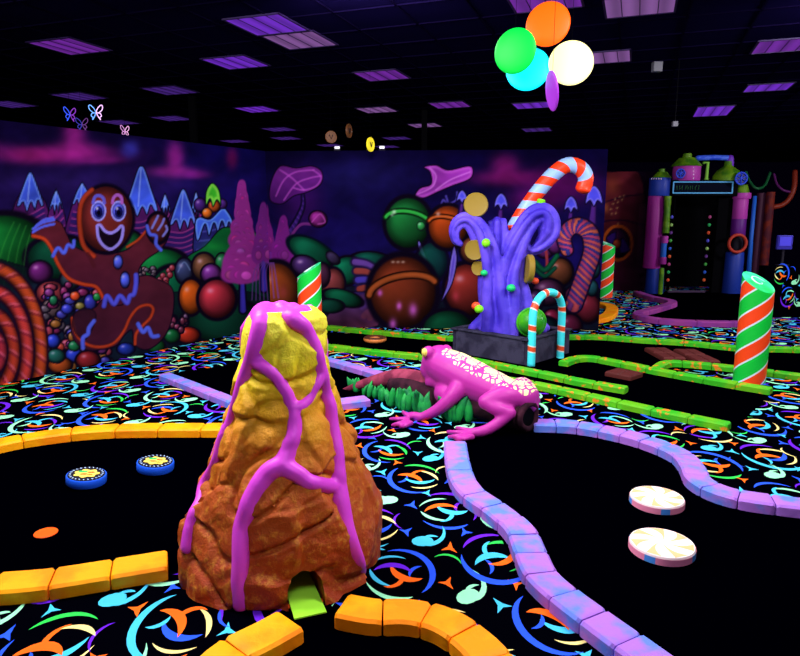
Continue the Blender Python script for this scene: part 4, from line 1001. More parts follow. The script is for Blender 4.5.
# ================================================================== PLANTER AND PURPLE TREE
F0 = at(527, 366, 0); dL = Vector((-.72, .69, 0)).normalized(); dR = Vector((.69, .72, 0)).normalized()
pc = F0+dL*.51+dR*.44; rotp = Matrix((dR, dL, Vector((0, 0, 1)))).transposed()
pl = empty('planter_box', (pc.x, pc.y, 0), 'dark grey wooden planter box holding the purple tree', 'planter')
bm_ = mat('grey_board', (58, 56, 78), .8, .15, col2=(38, 36, 56), scale=6, bump=.5, bscale=22)
def boards(parent, c, sz, nm='side_board', m=bm_):
    mb = MB(); mb.box((0, 0, 0), sz, bev=.006); o = mb.build(nm, m, parent); o.rotation_euler = rotp.to_euler(); o.location = rotp @ Vector(c); return o
PW, PL = .88, 1.02
boards(pl, (0, -PL/2+.02, .135), (PW, .04, .27)); boards(pl, (0, PL/2-.02, .135), (PW, .04, .27))
boards(pl, (-PW/2+.02, 0, .135), (.04, PL-.085, .27)); boards(pl, (PW/2-.02, 0, .135), (.04, PL-.085, .27))
boards(pl, (0, -PL/2+.03, .282), (PW+.06, .09, .022), 'rim_board'); boards(pl, (0, PL/2-.03, .282), (PW+.06, .09, .022), 'rim_board')
boards(pl, (-PW/2+.03, 0, .282), (.09, PL-.16, .022), 'rim_board'); boards(pl, (PW/2-.03, 0, .282), (.09, PL-.16, .022), 'rim_board')
boards(pl, (0, 0, .235), (PW-.085, PL-.085, .03), 'infill', M['black'])

TY = 7.32
def T(px, py, dy=0.0): return atY(px, py, TY+dy)
tree = empty('candy_tree', T(508, 336), 'twisted purple fantasy tree with curling arms, yellow discs and lime gumdrops', 'tree')
TO = Vector(tree.location)
mb = MB()
def bundle(px, rads, strands=5, turns=.5, ph=0.0, sub=.62, dys=None):
    P = catmull([T(a, b, (dys[i] if dys else 0)) for i, (a, b) in enumerate(px)], 7); W = lerp_list(rads, len(P))
    mb.tube(P, [w_*.58 for w_ in W], 14, round_ends=True)
    for s in range(strands):
        Q = []; RR = []; prev = None
        for i, p in enumerate(P):
            t = (P[min(i+1, len(P)-1)]-P[max(i-1, 0)]).normalized(); nn = Vector((0, 1, 0)); nn = (nn-t*nn.dot(t)).normalized(); bi = t.cross(nn)
            a = ph+2*math.pi*(s/strands+turns*i/len(P)); Q.append(p+(nn*math.cos(a)+bi*math.sin(a))*W[i]*.70); RR.append(W[i]*.34)
        mb.tube(Q, RR, 10, round_ends=True)
bundle([(504, 338), (501, 318), (495, 296), (492, 272), (487, 250), (479, 231), (469, 221), (460, 222), (455, 230), (456, 240), (462, 245)], [.30, .25, .20, .16, .15, .125, .10, .085, .07, .055, .03], 5, .35, .6)
bundle([(515, 338), (514, 318), (512, 296), (510, 276), (515, 252), (523, 232), (533, 217), (543, 213), (549, 221), (549, 233), (543, 243), (534, 250), (528, 249), (527, 244)], [.30, .26, .21, .17, .145, .13, .12, .115, .125, .125, .095, .06, .04, .025], 5, .5, .2)
bundle([(508, 338), (506, 300), (503, 270), (500, 244), (497, 222)], [.30, .22, .15, .12, .11], 4, .3, 1.2, dys=[.0, .05, .08, .1, .1])
for bx, by, dy in ((483, 329, .05), (499, 333, -.15), (518, 334, -.17), (536, 331, -.05), (534, 326, .2), (489, 324, .2), (476, 326, .1), (472, 328, .12), (546, 328, .1), (543, 330, .02)):
    Q = catmull([T((bx*.35+508*.65), 290, dy*.3), T((bx+508)/2, 312, dy*.7), T(bx, by, dy)], 6); mb.tube(Q, lerp_list([.09, .085, .05], len(Q)), 10, round_ends=True)
local(mb, TO)
pm = mat('purple_tree', (62, 44, 185), .5, .25, col2=(96, 72, 215), scale=3)
tr = mb.build('trunk', pm, tree); fuse(tr, .014, 4)
minz = .255-TO.z
for v in tr.data.vertices:
    if v.co.z < minz: v.co.z = minz
def disc(px, py, dy, r, th, nrm, c, nm='candy_disc', lab=None):
    mb = MB(); mb.lathe([(r*.9, -th/2), (r, -th/2+.012), (r, th/2-.012), (r*.93, th/2), (r*.8, th/2-.004)], seg=32)
    o = mb.build(nm, c, tree, auto=40); o.location = T(px, py, dy)-TO; o.rotation_euler = Vector(nrm).to_track_quat('Z', 'Y').to_euler()
    if lab: tag(o, lab)
ym = mat('mustard_disc', (140, 116, 36), .5, .25); lm = mat('lime_gumdrop', (130, 235, 30), .4, .3); gm = mat('green_gumdrop', (20, 200, 110), .4, .3); gbm = mat('green_ball', (70, 175, 20), .4, .3, col2=(40, 150, 30), scale=5); om = mat('orange_gumdrop', (240, 80, 40), .4, .3)
disc(476, 205, -.02, .135, .06, (-.1, -1, .1), ym); disc(475, 250, -.03, .115, .06, (-.3, -1, 0), ym); disc(479, 268, .0, .085, .06, (-.6, -1, 0), ym)
disc(529, 269, -.12, .16, .07, (-1.0, -.05, 0.06), ym)
def gum(px, py, dy, r, c, sq=.85):
    mb = MB(); mb.ellipsoid((0, 0, 0), (r, r, r*sq), seg=18, ring=10); o = mb.build('gumdrop', c, tree, smooth=True); o.location = T(px, py, dy)-TO
gum(486, 243, -.17, .048, lm, 1); gum(484, 273, -.16, .04, gm); gum(511, 288, -.23, .05, gm); gum(535, 281, -.05, .045, om); gum(479, 309, -.34, .05, lm, .9); gum(476, 306, -.30, .05, om, .9)
mb = MB(); mb.lathe([(.038, -.03), (.045, -.02), (.045, .02), (.036, .03)], seg=20); o = mb.build('gumdrop', lm, tree, auto=40); o.location = T(541, 202, 0)-TO; o.rotation_euler = (R(10), R(10), 0)
mb = MB(); mb.ellipsoid((0, 0, 0), (.15, .15, .15), seg=28, ring=18); mb.tube([Vector((0, 0, .0))+Vector((.152*math.cos(a), -.02, .152*math.sin(a))) for a in [2*math.pi*k/30 for k in range(30)]], .016, 8, closed=True)
o = mb.build('gumball', gbm, tree, smooth=True); o.location = T(531, 322, -.28)-TO; tag(o, 'large green ball with a seam ring')

# ================================================================== THINGS LYING ON THE GREENS
def mint(px, py, r, h, label, tw):
    g = at(px, py, .045); root = empty('striped_mint', (g.x, g.y, 0), label, 'candy disc', 'striped mint candies')
    root.location.z = .0045
    mb = MB(); mb.lathe([(r*.97, 0), (r, .008), (r, h-.01), (r*.97, h), (r*.5, h+.003)], seg=48)
    mb.build('disc', mat('mint_white', (255, 236, 232), .5, .2), root, auto=40)
    mb = MB()
    for k in range(7):
        a0 = tw+2*math.pi*k/7; vs = []
        for i in range(9):
            t = i/8; q = r*(.06+.90*t); a = a0+.5*t; w_ = .05+.20*t*t; zz = h+.0045-.0025*t if t < .97 else h+.001
            vs += [(q*math.cos(a-w_), q*math.sin(a-w_), zz), (q*math.cos(a+w_), q*math.sin(a+w_), zz)]
        mb.add(vs, [(2*i, 2*i+1, 2*i+3, 2*i+2) for i in range(8)])
    tag(mb.build('swirl', mat('mint_peach', (238, 186, 130), .5, .2), root), 'peach pinwheel stripes')
    mb = MB(); seg = 56
    for part, (a, b) in enumerate(((0, 1),)):
        pass
    mb = MB(); mb.m = []
    for k in range(seg):
        a, b = 2*math.pi*k/seg, 2*math.pi*(k+1)/seg; q = r+.0015
        mb.add([(q*math.cos(a), q*math.sin(a), .004), (q*math.cos(b), q*math.sin(b), .004), (q*math.cos(b), q*math.sin(b), h-.009), (q*math.cos(a), q*math.sin(a), h-.009)], [(0, 1, 2, 3)], 1 if (k+int(tw*9)) % 14 in (0, 1, 2) else 0)
    tag(mb.build('rim_band', [mat('mint_pink', (255, 150, 185), .5, .2), mat('mint_blue', (80, 160, 250), .5, .2)], root, weld=None), 'pink and blue striped edge')
mint(657, 497, .144, .045, 'white mint candy disc with peach swirl, the farther of the two', .3)
mint(662, 543, .150, .045, 'white mint candy disc with peach swirl, the nearer and larger of the two', .9)
def puck(px, py, r, label, rz):
    g = at(px, py, .04); root = empty('painted_puck', (g.x, g.y, .015), label, 'puck', 'blue rimmed painted pucks'); root.rotation_euler = (0, R(6), 0)
    h = .05; mb = MB(); mb.lathe([(r*.97, 0), (r, .006), (r, h-.006), (r*.97, h)], seg=40); tag(mb.build('rim', mat('puck_blue', (24, 92, 235), .45, .3), root, auto=40), 'bright blue rim')
    mb = MB(); mb.lathe([(r*.93, h-.002), (r*.92, h+.003)], seg=40); face = mb.build('face', M['dark'], root)
    mb = MB(); pts = [(r*(.56+.07*math.cos(7*a))*math.cos(a)*1.05, r*(.50+.07*math.cos(7*a))*math.sin(a)) for a in [2*math.pi*k/42 for k in range(42)]]
    mb.slab(pts, h+.003, h+.006); o = mb.build('picture', mat('puck_yellow', (240, 215, 90), .5, .2), face); o.rotation_euler = (0, 0, rz)
    for (x, y, sx, sy, c) in ((-.2, .22, .24, .12, (60, 190, 90)), (.22, .1, .2, .08, (210, 70, 30)), (-.12, -.12, .2, .08, (180, 70, 30)), (.2, -.22, .14, .07, (190, 120, 30))):
        mb = MB(); mb.lathe([(1, h+.006), (.9, h+.008)], seg=16); mb.v = [(p[0]*sx*r+x*r, p[1]*sy*r+y*r, p[2]) for p in mb.v]; q = mb.build('spot', mat('puck_spot', c, .5, .2), face)
        q.rotation_euler = (0, 0, rz)
    mb = MB()
    for k in range(24):
        a = 2*math.pi*k/24; mb.box((r*.80*math.cos(a), r*.80*math.sin(a), h+.004), (.012, .006, .003), Matrix.Rotation(a+.4, 3, 'Z'))
    mb.build('tick_marks', mat('puck_white', (170, 200, 235), .5, .2), face)
puck(86, 478, .112, 'round blue-rimmed puck with yellow picture, the nearer one on the left green', .3)
puck(155, 465, .112, 'round blue-rimmed puck with yellow picture, the farther one beside the volcano', .1)
gcup = at(46, 534, 0); mb = MB(); mb.lathe([(.056, .0045), (.056, .008), (.053, .010), (.045, .0095)], seg=32)
tag(mb.build('hole_marker', mat('orange_marker', (250, 90, 10), .5, .2), org=Vector((gcup.x, gcup.y, 0))) if False else (lambda o: o)(mb.build('hole_marker', mat('orange_marker', (250, 90, 10), .5, .2))), 'flat round orange hole marker on the left green', 'hole marker').location = (gcup.x, gcup.y, 0)
def choc(c4, label):
    P = [at(x, y, .05) for x, y in c4]; c = sum(P, Vector())/4; u = ((P[1]-P[0])+(P[2]-P[3]))/2; v = ((P[3]-P[0])+(P[2]-P[1]))/2
    L1, L2 = u.length, v.length; u.normalize(); v = (v-u*v.dot(u)).normalized()
    root = empty('chocolate_bar', (c.x, c.y, .0045), label, 'chocolate bar', 'chocolate bar obstacles'); root.rotation_euler = (0, 0, math.atan2(u.y, u.x))
    cm = mat('chocolate', (84, 34, 32), .6, .15); mb = MB(); mb.box((0, 0, .02), (L1, L2, .04), bev=.006); mb.build('slab', cm, root)
    nx = 2; ny = 2
    for i in range(nx):
        for j in range(ny):
            mb = MB(); sx, sy = L1/nx*.94, L2/ny*.94
            a = [(-sx/2, -sy/2), (sx/2, -sy/2), (sx/2, sy/2), (-sx/2, sy/2)]
            mb.ring([[(x*k, y*k, z) for x, y in a] for k, z in ((1, .039), (.9, .050), (.86, .051))]); q = mb.build('segment', cm, root); q.location = ((i-(nx-1)/2)*L1/nx, (j-(ny-1)/2)*L2/ny, 0)
choc([(658, 358), (681, 358), (670, 347.5), (650, 347.5)], 'brown chocolate bar block, left of the pair on the back green')
choc([(690, 361), (713, 361), (701, 349), (681, 349)], 'brown chocolate bar block, right of the pair on the back green')
choc([(606, 371.5), (633, 377.5), (641, 372), (616, 368)], 'brown chocolate bar block alone on the middle green')
g = at(375, 340, .03); root = empty('ring_biscuit', (g.x, g.y, .0045), 'brown and cream ring biscuit on the lane in front of the back mural', 'biscuit')
mb = MB(); mb.tube([Vector((.105*math.cos(a), .105*math.sin(a), .035)) for a in [2*math.pi*k/36 for k in range(36)]], .042, 12, closed=True, flat=.8); mb.build('ring', mat('biscuit_orange', (220, 130, 60), .5), root, smooth=True)
mb = MB(); mb.tube([Vector((.105*math.cos(a), .105*math.sin(a), .055)) for a in [2*math.pi*k/36 for k in range(36)]], .036, 10, closed=True, flat=.5); tag(mb.build('icing', mat('biscuit_brown', (90, 46, 30), .4), root, smooth=True), 'brown icing')

# ================================================================== CEILING: light panels and hanging things
pmats = [mat('lamp_panel_a', (96, 40, 190), .5, .1, emit=0.0), None]
def panel_mat(name, c, s):
    m = bpy.data.materials.new(name); m.use_nodes = True; nt = m.node_tree; b = nt.nodes['Principled BSDF']; N = nt.nodes.new; L = nt.links.new
    b.inputs['Base Color'].default_value = lin((40, 30, 60))
    tc = N('ShaderNodeTexCoord'); w_ = N('ShaderNodeTexWave'); w_.inputs['Scale'].default_value = 1.6; w_.inputs['Distortion'].default_value = 0; L(tc.outputs['Object'], w_.inputs['Vector'])
    r = N('ShaderNodeMapRange'); r.inputs['To Min'].default_value = s*.72; r.inputs['To Max'].default_value = s*1.2; L(w_.outputs['Fac'], r.inputs['Value'])
    b.inputs['Emission Color'].default_value = lin(c); L(r.outputs[0], b.inputs['Emission Strength']); return m
PMV = [panel_mat('violet_lamp_lens', (112, 44, 200), .75), panel_mat('plum_lamp_lens', (112, 40, 158), .75), panel_mat('mauve_lamp_lens', (130, 84, 150), .75), panel_mat('dim_lamp_lens', (66, 34, 120), .8)]
frm = mat('lamp_frame', (40, 24, 70), .5)
def light_panel(x, y, mi, lab, long=False, group='ceiling light panels'):
    root = empty('ceiling_light', (x, y, CZ-.002), lab, 'ceiling light', group); root.rotation_euler = (0, 0, GA)
    hy = .61 if long else .305; hx = .305
    mb = MB()
    for cx, cy, sx, sy in ((0, hy-.01, .61, .02), (0, -hy+.01, .61, .02), (hx-.01, 0, .02, 2*hy), (-hx+.01, 0, .02, 2*hy)): mb.box((cx, cy, -.004), (sx, sy, .014))
    mb.build('frame', frm, root); mb = MB(); mb.box((0, 0, -.001), (.57, 2*hy-.04, .008)); mb.build('lens', PMV[mi], root)
    mb = MB()
    for k in range(1, 4): mb.box((-.305+.61*k/4, 0, -.006), (.008, 2*hy-.04, .006))
    mb.build('louver', frm, root)
LP = [((70, 46), 1, 'purple ceiling panel above the gingerbread mural, nearest one at far left'), ((236, 62), 0, 'violet ceiling panel in front of the double panel, left of centre'), ((382, 75), 1, 'purple ceiling panel, largest one over the middle of the room'),
 ((79, 96), 3, 'dim violet ceiling panel just above the hanging butterflies'), ((10, 104), 3, 'dim violet ceiling panel cut by the left edge of the photo'), ((119, 122), 3, 'thin dim ceiling panel right of the glowing butterfly'), ((170, 90), 3, 'dim ceiling panel left of the black column, upper one'), ((172, 118), 3, 'dim ceiling panel left of the black column, lower one'),
 ((257, 109), 0, 'violet ceiling panel above the corner of the mural walls'), ((279, 129), 3, 'thin violet ceiling panel below the corner panel'), ((235, 141), 3, 'thin violet ceiling panel just over the left mural wall'), ((286, 138), 3, 'far thin violet ceiling panel above the corner'), ((330, 145), 3, 'far ceiling panel behind the bronze coin'),
 ((377, 109.5), 2, 'mauve ceiling panel above the yellow coin'), ((450, 104.5), 1, 'purple ceiling panel right of the hanging black post'), ((425, 125), 2, 'mauve ceiling panel crossed by the black post'), ((397, 138), 3, 'thin violet ceiling panel right of the yellow coin'), ((387, 146.5), 3, 'farthest thin ceiling panel above the back mural'),
 ((532, 105), 0, 'violet ceiling panel behind the purple hanging disc'), ((537, 129.5), 3, 'thin violet ceiling panel below the purple hanging disc'), ((604, 57), 2, 'mauve ceiling panel beside the cream hanging disc'), ((545, -1), 1, 'magenta ceiling panel above the orange disc at the top edge')]
for (px, py), mi, lab in LP:
    p = at(px, py, CZ); light_panel(p.x, p.y, mi, lab)
light_panel(-1.285, 6.70, 0, 'violet ceiling panel, nearer half of the double panel at top left'); light_panel(-1.05, 7.27, 2, 'mauve ceiling panel, farther half of the double panel at top left')
p = at(640, 5, CZ); light_panel(p.x, p.y, 2, 'wide pinkish grey ceiling panel at the top edge right of the discs')
p = at(713, 111, CZ); light_panel(p.x, p.y, 0, 'long violet ceiling panel over the far portal', True)
p = at(768, 87, CZ); light_panel(p.x, p.y, 0, 'violet ceiling panel with bright bars at right'); p = at(785, 45, CZ); light_panel(p.x, p.y, 1, 'purple ceiling panel cut by the right edge of the photo')
for px, y, nm in ((192, 10.6, 'trim_3'), (424.5, 12.0, 'trim_4')):
    q = atY(px, 100, y); mb = MB(); mb.box((q.x, y, CZ/2), (.10, .10, CZ)); structure(mb.build(nm, M['black']), 'black column')
def wire(parent, z0, z1, r=.0015):
    mb = MB(); mb.tube([Vector((0, 0, z0)), Vector((0, 0, z1))], r, 6); mb.build('wire', M['black'], parent)
def hang_disc(px, py, Y, rx, ry, c, em, nrm, lab):
    P = atY(px, py, Y); root = empty('hanging_disc', P, lab, 'hanging disc', 'hanging coloured discs'); k = mpp(Y, P.z)
    r = max(rx, ry)*k; mb = MB(); prof = [(r*math.sin(R(a)), r*.16*math.cos(R(a))*-1) for a in (1, 20, 40, 58, 72, 83)]+[(r, 0)]+[(r*math.sin(R(a)), r*.16*math.cos(R(a))) for a in (83, 72, 58, 40, 20, 1)]
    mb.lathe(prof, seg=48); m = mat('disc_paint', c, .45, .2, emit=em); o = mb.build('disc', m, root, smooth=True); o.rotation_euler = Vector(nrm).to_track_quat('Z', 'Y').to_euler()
    wire(root, r*.97, CZ-P.z)
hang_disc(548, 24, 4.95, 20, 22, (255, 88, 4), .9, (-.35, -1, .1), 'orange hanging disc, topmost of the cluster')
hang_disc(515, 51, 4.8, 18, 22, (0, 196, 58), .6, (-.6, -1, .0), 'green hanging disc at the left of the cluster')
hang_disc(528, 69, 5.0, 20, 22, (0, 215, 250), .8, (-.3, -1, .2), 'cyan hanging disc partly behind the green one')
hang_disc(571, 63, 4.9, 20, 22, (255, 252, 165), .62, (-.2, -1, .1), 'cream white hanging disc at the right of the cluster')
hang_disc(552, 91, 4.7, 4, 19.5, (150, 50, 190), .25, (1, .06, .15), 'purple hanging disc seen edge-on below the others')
def butterfly(px, py, Y, s, c1, c2, az, lab):
    P = atY(px, py, Y); root = empty('neon_butterfly', P, lab, 'butterfly', 'neon butterflies'); root.rotation_euler = (0, 0, az)
    k = s*mpp(Y, P.z)
    for sg, c in ((-1, c1), (1, c2)):
        up = [(0, -.1), (.25, .5), (.75, 1.0), (1.0, .9), (.95, .4), (.5, -.05), (.05, -.15)]; lo = [(.1, -.15), (.6, -.2), (.75, -.6), (.5, -.8), (.6, -1.15), (.35, -.8), (.1, -.3)]
        mb = MB()
        for w_ in (up, lo): mb.tube([Vector((sg*a*k, 0, b*k)) for a, b in [(q.x, q.y) for q in catmull([(a, b, 0) for a, b in w_], 4, closed=True)]], .07*k, 6, closed=True)
        tag(mb.build('wing', mat('neon', c, .5, .1, emit=1.0), root, smooth=True))
    mb = MB(); mb.tube([Vector((0, 0, .3*k)), Vector((0, 0, -.7*k))], .05*k, 6, round_ends=True); mb.build('body', M['dark'], root, smooth=True)
    wire(root, .3*k, CZ-P.z)
butterfly(96, 112, 7.9, 6.5, (110, 170, 255), (240, 190, 255), .1, 'brightest blue and pink neon butterfly above the left mural')
butterfly(70, 114, 7.9, 6.0, (50, 80, 230), (120, 50, 170), 1.0, 'blue neon butterfly left of the brightest one')
butterfly(82, 124, 8.2, 5.5, (50, 50, 150), (90, 50, 110), .2, 'dim blue neon butterfly half hidden behind the wall top')
butterfly(125, 131, 8.3, 5.0, (190, 130, 190), (220, 160, 210), 1.1, 'small pinkish neon butterfly right of the others')
def coin(px, py, r, c, az, em, lab):
    Y = 8.8; P = atY(px, py, Y); root = empty('hanging_coin', P, lab, 'hanging coin', 'hanging coins'); k = r*mpp(Y, P.z)
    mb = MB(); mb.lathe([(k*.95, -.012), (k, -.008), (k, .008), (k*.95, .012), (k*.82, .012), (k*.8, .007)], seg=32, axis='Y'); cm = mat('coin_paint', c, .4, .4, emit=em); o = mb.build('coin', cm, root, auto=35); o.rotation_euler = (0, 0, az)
    mb = MB(); mb.tube([Vector((-.3*k, -.010, .35*k)), Vector((0, -.010, -.35*k)), Vector((.3*k, -.010, .35*k))], .07*k, 6); mb.build('emblem', M['dark'], o, smooth=True)
    wire(root, k, CZ-P.z)
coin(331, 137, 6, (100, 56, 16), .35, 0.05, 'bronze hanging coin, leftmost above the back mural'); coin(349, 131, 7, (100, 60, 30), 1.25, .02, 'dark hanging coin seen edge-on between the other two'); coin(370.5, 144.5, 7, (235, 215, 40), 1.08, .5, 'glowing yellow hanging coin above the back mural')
for px, lab in ((337, 'small white lamp on the wall top under the bronze coin'), (382, 'small white lamp on the wall top right of the yellow coin')):
    P = atY(px, 152, 9.12); root = empty('wall_lamp', (P.x, 9.16 if px < 360 else 9.13, 2.44), lab, 'lamp', 'small white lamps on the wall top')
    mb = MB(); mb.box((0, 0, .012), (.09, .06, .024), bev=.004); mb.build('base', M['dark'], root); mb = MB(); mb.box((0, -.01, .042), (.07, .045, .036), bev=.008); mb.build('head', mat('white_lamp', (225, 225, 235), .4, .2, emit=.9), root)
for px, py, lab in ((657, 67, 'small grey speaker box hanging under the ceiling right of the discs'), (675, 124, 'tiny pale sensor box hanging above the portal')):
    P = atY(px, py, 8.2); root = empty('hanging_box', P, lab, 'ceiling box'); k = .055 if py < 100 else .03
    mb = MB(); mb.box((0, 0, 0), (2*k, 1.6*k, 2.1*k), bev=k*.2); mb.build('housing', mat('grey_box', (95, 95, 105), .5), root); wire(root, k, CZ-P.z, .006)

# ================================================================== FAR PORTAL built of pipes and tanks
Y0 = 13.2; K = mpp(Y0, 1.5)
def Q(px, py, dy=0.0): return atY(px, py, Y0+dy)
pk = mat('portal_magenta', (138, 28, 128), .5, .25); pk2 = mat('portal_pink', (170, 54, 160), .5, .25); bl_ = mat('portal_blue', (22, 50, 150), .5, .25); lb = mat('portal_sky', (26, 90, 190), .5, .25); lg = mat('portal_lime', (96, 140, 14), .5, .25, col2=(56, 110, 10), scale=6)
dpu = mat('portal_purple', (90, 20, 120), .5); org_ = mat('portal_orange', (110, 34, 20), .6, .1, col2=(70, 22, 36), scale=5); orr = mat('hose_orange', (120, 34, 14), .5); wht = mat('rivet_white', (220, 200, 225), .5); brn = mat('portal_rose', (64, 22, 50), .6)
def vpipe(root, O, name, x, y0, y1, w0, m, w1=None, dy=0, seg=24):
    a, b = Q(x, y0, dy)-O, Q(x, y1, dy)-O; r0 = w0*K/2; r1 = (w1 or w0)*K/2
    mb = MB(); mb.lathe([(r1*.97, b.z), (r1, b.z+.01), (r0, a.z-.01), (r0*.97, a.z)], c=(a.x, a.y, 0), seg=seg); return mb.build(name, m, root, auto=40)
# left pillar
O = Vector((Q(657, 290).x, Y0, 0)); r_ = empty('pipe_pillar', O, 'magenta and blue pipe pillar on the left side of the portal', 'pillar')
vpipe(r_, O, 'shaft', 656, 196, 268, 15, pk, 17); f = vpipe(r_, O, 'foot', 655.5, 268, 296, 17, bl_, 18)
p = f.data
vpipe(r_, O, 'drum', 660, 178, 196, 20, bl_); c = vpipe(r_, O, 'cap', 662, 172, 178, 10, lg, 18); vpipe(r_, O, 'cap_knob', 662, 169, 172, 6, lg)
for k in range(8):
    q = MB(); q.ellipsoid((0, 0, 0), (.016, .016, .016), seg=8, ring=6); o = q.build('rivet', wht, r_, smooth=True); o.location = Q(651.5+2.4*k, 178.8, -.21+abs(k-3.5)*.03)-O
for x, y0, y1, w_, m in ((668, 196, 206, 6.5, lg), (667.5, 206, 222, 6, lg), (666.5, 222, 233, 6.5, lg), (665, 236, 243, 6.5, pk2), (664, 243, 257, 5.6, lb), (663, 257, 264, 7, pk), (662, 268, 296, 4.5, lg)): vpipe(r_, O, 'side_pipe', x, y0, y1, w_, m, dy=-.2, seg=14)
# right pillar
O = Vector((Q(737, 298).x, Y0, 0)); r_ = empty('pipe_pillar', O, 'pink, purple and blue pipe pillar on the right side of the portal', 'pillar')
vpipe(r_, O, 'cap', 742, 185, 193, 11, lg, 15); vpipe(r_, O, 'collar', 742, 193, 199, 17, pk2); vpipe(r_, O, 'shaft', 741, 199, 219, 14, pk2); vpipe(r_, O, 'lower_shaft', 739, 219, 236, 14, dpu); vpipe(r_, O, 'foot', 735, 252, 300, 17, bl_, 19); vpipe(r_, O, 'neck', 737, 236, 252, 12, M['dark'])
mb = MB(); c = Q(737.5, 243.5, -.22)-O; mb.tube([c+Vector((8.5*K*math.cos(a), 0, 8.5*K*math.sin(a))) for a in [2*math.pi*k/32 for k in range(32)]], 1.6*K, 10, closed=True); tag(mb.build('ring', mat('ring_red', (165, 46, 30), .5), r_, smooth=True), 'red orange ring')
mb = MB(); mb.tube([Q(755, 196, -.1)-O, Q(751, 240, -.1)-O, Q(747, 297, -.1)-O], [1.8*K, 2*K, 2.4*K], 12); tag(mb.build('side_pipe', lb, r_, smooth=True), 'thin blue leaning pipe')
def wheel(root, O, px, py, rp, dy):
    c = Q(px, py, dy)-O; r = rp*K; mb = MB(); mb.lathe([(r*.8, -.02), (r*.8, .02)], c=c, seg=24, axis='Y'); w_ = mb.build('valve_wheel', mat('wheel_navy', (16, 24, 110), .5), root)
    mb = MB(); mb.tube([c+Vector((r*.9*math.cos(a), -.03, r*.9*math.sin(a))) for a in [2*math.pi*k/24 for k in range(24)]], r*.13, 8, closed=True)
    for k in range(3): a = math.pi*k/3+.5; mb.tube([c+Vector((r*.8*math.cos(a), -.03, r*.8*math.sin(a))), c-Vector((r*.8*math.cos(a), .03, r*.8*math.sin(a)))], r*.08, 6)
    mb.build('spokes', mat('wheel_blue', (40, 70, 215), .5), w_, smooth=True)
wheel(r_, O, 740.5, 178.5, 6.2, -.3); vpipe(r_, O, 'wheel_post', 740, 182, 187, 8, lg)
# tanks and lintel
O = Vector((Q(703, 192).x, Y0, Q(703, 196).z)); r_ = empty('portal_sign', O, 'dark sign board with a pale blue frame over the portal', 'sign')
def qbox(root, O, name, x0, y0, x1, y1, dep, m, dy=0, bev=.01):
    a, b = Q(x0, y1, dy)-O, Q(x1, y0, dy)-O; mb = MB(); mb.box(((a.x+b.x)/2, a.y, (a.z+b.z)/2), (abs(b.x-a.x), dep, abs(b.z-a.z)), bev=bev); return mb.build(name, m, root)
qbox(r_, O, 'lintel', 671, 180, 735, 196, .30, M['black']); qbox(r_, O, 'panel', 674, 183.5, 732, 192, .04, mat('sign_navy', (3, 6, 26), .8, .05), dy=-.16)
fm = mat('sign_frame', (80, 150, 200), .5, .2, emit=.25); mb = MB()
a, b = Q(673, 193, -.19)-O, Q(733, 182, -.19)-O
for s_, e_ in ((Vector((a.x, a.y, a.z)), Vector((b.x, a.y, a.z))), (Vector((b.x, a.y, a.z)), Vector((b.x, a.y, b.z))), (Vector((b.x, a.y, b.z)), Vector((a.x, a.y, b.z))), (Vector((a.x, a.y, b.z)), Vector((a.x, a.y, a.z)))): mb.tube([s_, e_], .014, 8, round_ends=True)
mb.build('frame', fm, r_, smooth=True)
mb = MB(); rl = random.Random(4)
for k in range(9):       # dim, unreadable scrawl
    x = 677+k*2.6; mb.tube([Q(x, 190, -.185)-O, Q(x+rl.uniform(-.6, 1.2), 187.5, -.185)-O, Q(x+rl.uniform(-.3, 1.4), 185.5, -.185)-O], .010, 6)
mb.build('lettering', mat('scrawl_green', (20, 70, 40), .6), r_, smooth=True)
O = Vector((Q(687, 181).x, Y0, Q(687, 180).z)); r_ = empty('tank', O, 'pink tank with a lime lid standing on the portal top', 'tank', None)
vpipe(r_, O, 'shell', 687, 166, 181, 26, pk2, dy=-.0); vpipe(r_, O, 'lid', 687, 158, 166.5, 16, lg, 29); vpipe(r_, O, 'lid_knob', 687.5, 153.5, 158, 8, lg, 9)
wheel(r_, O, 680, 173.5, 4.6, -.30)
for k in range(4): q = MB(); q.ellipsoid((0, 0, 0), (.022, .022, .022), seg=8, ring=6); o = q.build('rivet', wht, r_, smooth=True); o.location = Q(693, 167.5+3.6*k, -.24)-O
O = Vector((Q(727, 181).x, Y0, Q(727, 180).z)); r_ = empty('tank', O, 'lime dome tank with a blue and purple pipe running over it on the portal top', 'tank', None)
mb = MB(); c = Q(727, 181)-O; mb.lathe([(14*K, c.z), (13.5*K, c.z+.10), (10*K, c.z+.2), (5*K, c.z+.27), (4*K, c.z+.29), (3.8*K, c.z+.38), (3*K, c.z+.38)], c=(c.x, 0, 0), seg=28); mb.build('dome', lg, r_, auto=45)
mb = MB(); mb.tube([Q(730, 165)-O, Q(730, 158.5)-O], 3.6*K, 12, round_ends=True); mb.build('elbow', mat('pipe_violet', (110, 50, 190), .5), r_, smooth=True)
mb = MB(); mb.tube([Q(698, 158)-O, Q(714, 157.5)-O, Q(729, 158)-O], 2.6*K, 12, round_ends=True); mb.build('top_pipe', mat('pipe_blue', (36, 76, 220), .5, col2=(70, 110, 235), scale=14), r_, smooth=True)
mb = MB(); mb.tube([Q(703, 163)-O, Q(708, 162.5)-O, Q(707, 172)-O, Q(706.5, 178)-O, Q(706, 181)-O], [1.4*K, 1.5*K, 1.5*K, 1.6*K, 3.2*K], 12); mb.build('small_pipe', mat('pipe_lime', (120, 190, 60), .5), r_, smooth=True)
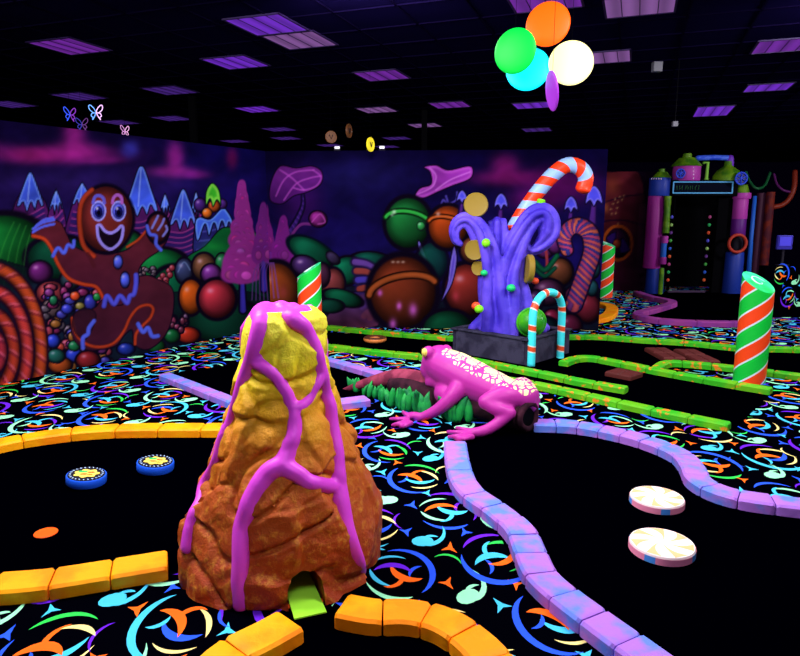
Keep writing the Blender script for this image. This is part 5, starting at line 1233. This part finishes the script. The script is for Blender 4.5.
# doorway recess
mb = MB()
for x0, x1 in ((668, 674), (710, 728)):
    a, b = Q(x0, 290, .1), Q(x1, 196, .1); mb.box(((a.x+b.x)/2, Y0+.1, b.z/2), (b.x-a.x, .12, b.z))
a, b = Q(668, 196, 1.2), Q(728, 196, 1.2); mb.box(((a.x+b.x)/2, Y0+1.2, 1.1), (b.x-a.x+.2, .06, 2.2)); structure(mb.build('door_1', mat('door_black', (2, 2, 5), .9, .05)), 'dark portal doorway')
mb = MB(); a, b = Q(668, 287), Q(705, 287); mb.box(((a.x+b.x)/2, Y0, .03), (b.x-a.x, .06, .04), bev=.006); structure(mb.build('trim_5', mat('sill', (60, 40, 70), .5)), 'pale door sill')
BC = [(150, 60, 110), (40, 150, 80), (190, 70, 40), (70, 70, 180), (130, 170, 90), (90, 50, 120), (60, 140, 60), (40, 80, 180), (190, 80, 40)]
for xs, lab in ((lambda t: 672-4*t, 'string of small coloured lights down the left of the portal'), (lambda t: 710-6*t, 'string of small coloured lights down the right of the portal')):
    P0 = Q(xs(0), 213, .02); r_ = empty('light_string', P0, lab, 'light string', None)
    mb = MB(); mb.tube([Q(xs(0), 213, .03)-P0, Q(xs(1), 281, .03)-P0], .006, 6); mb.build('cable', M['black'], r_)
    for k in range(9):
        t = k/8; mb = MB(); mb.ellipsoid((0, 0, 0), (.03, .03, .034), seg=12, ring=8); o = mb.build('bulb', mat('bulb', BC[(k+(3 if xs(0) < 700 else 0)) % 9], .4, .2, emit=.22), r_, smooth=True); o.location = Q(xs(t), 217+63*t, -.01)-P0
# right of the portal
O = Vector((Q(766, 290).x, Y0, 0)); r_ = empty('pipe_pillar', O, 'orange brown wooden looking pillar right of the portal', 'pillar')
vpipe(r_, O, 'shaft', 771, 192, 296, 8, org_, 8); vpipe(r_, O, 'rear_shaft', 762, 193, 296, 9, brn, 9, dy=.15)
def hose(pts, w_, m, lab):
    P = [Q(*p) for p in pts]; P[0].z = 0 + P[0].z; C_ = catmull(P, 6); mb = MB(); mb.tube(C_, w_*K, 12, round_ends=True); tag(mb.build('hose', m, smooth=True, org=C_[0]), lab, 'hose', 'hoses beside the portal')
hose([(746, 172, .1), (750, 182, 0), (757, 188.5, -.1), (765, 185, 0), (770, 173, .1)], 1.3, mat('hose_green', (10, 80, 42), .5), 'green hose hanging in a U right of the portal')
hose([(774, 174, .2), (777, 184, .1), (783, 190, 0), (790, 192, 0)], 1.1, mat('hose_purple', (84, 20, 90), .5), 'dark purple hose beside the green one')
hose([(795, 172, .1), (794, 188, 0), (789, 199, 0), (782, 205, 0), (774, 207, 0)], 2.4, orr, 'thick orange red hose at the right edge')
wz = 0.8; P = atY(782, 266, 10.12); r_ = empty('screen_unit', (P.x, 10.12, wz), 'small violet blue screen unit on the low carpeted wall', 'screen')
k = mpp(10.12, 1.0); z0 = 1.0-wz+.04
mb = MB(); mb.box((0, 0, .01), (.16, .12, .02), bev=.004); mb.build('base', M['dark'], r_); mb = MB(); mb.box((0, .01, .13), (.03, .03, .24)); mb.build('stand', M['dark'], r_)
mb = MB(); mb.box((0, 0, .36), (15*k, .05, 14*k), bev=.01); sc = mb.build('housing', mat('screen_shell', (46, 40, 150), .5), r_)
mb = MB(); mb.box((0, -.028, .375), (11.5*k, .006, 9*k), bev=.002); tag(mb.build('screen', mat('screen_glow', (66, 60, 190), .4, .2, emit=.35), sc), 'faintly lit screen')
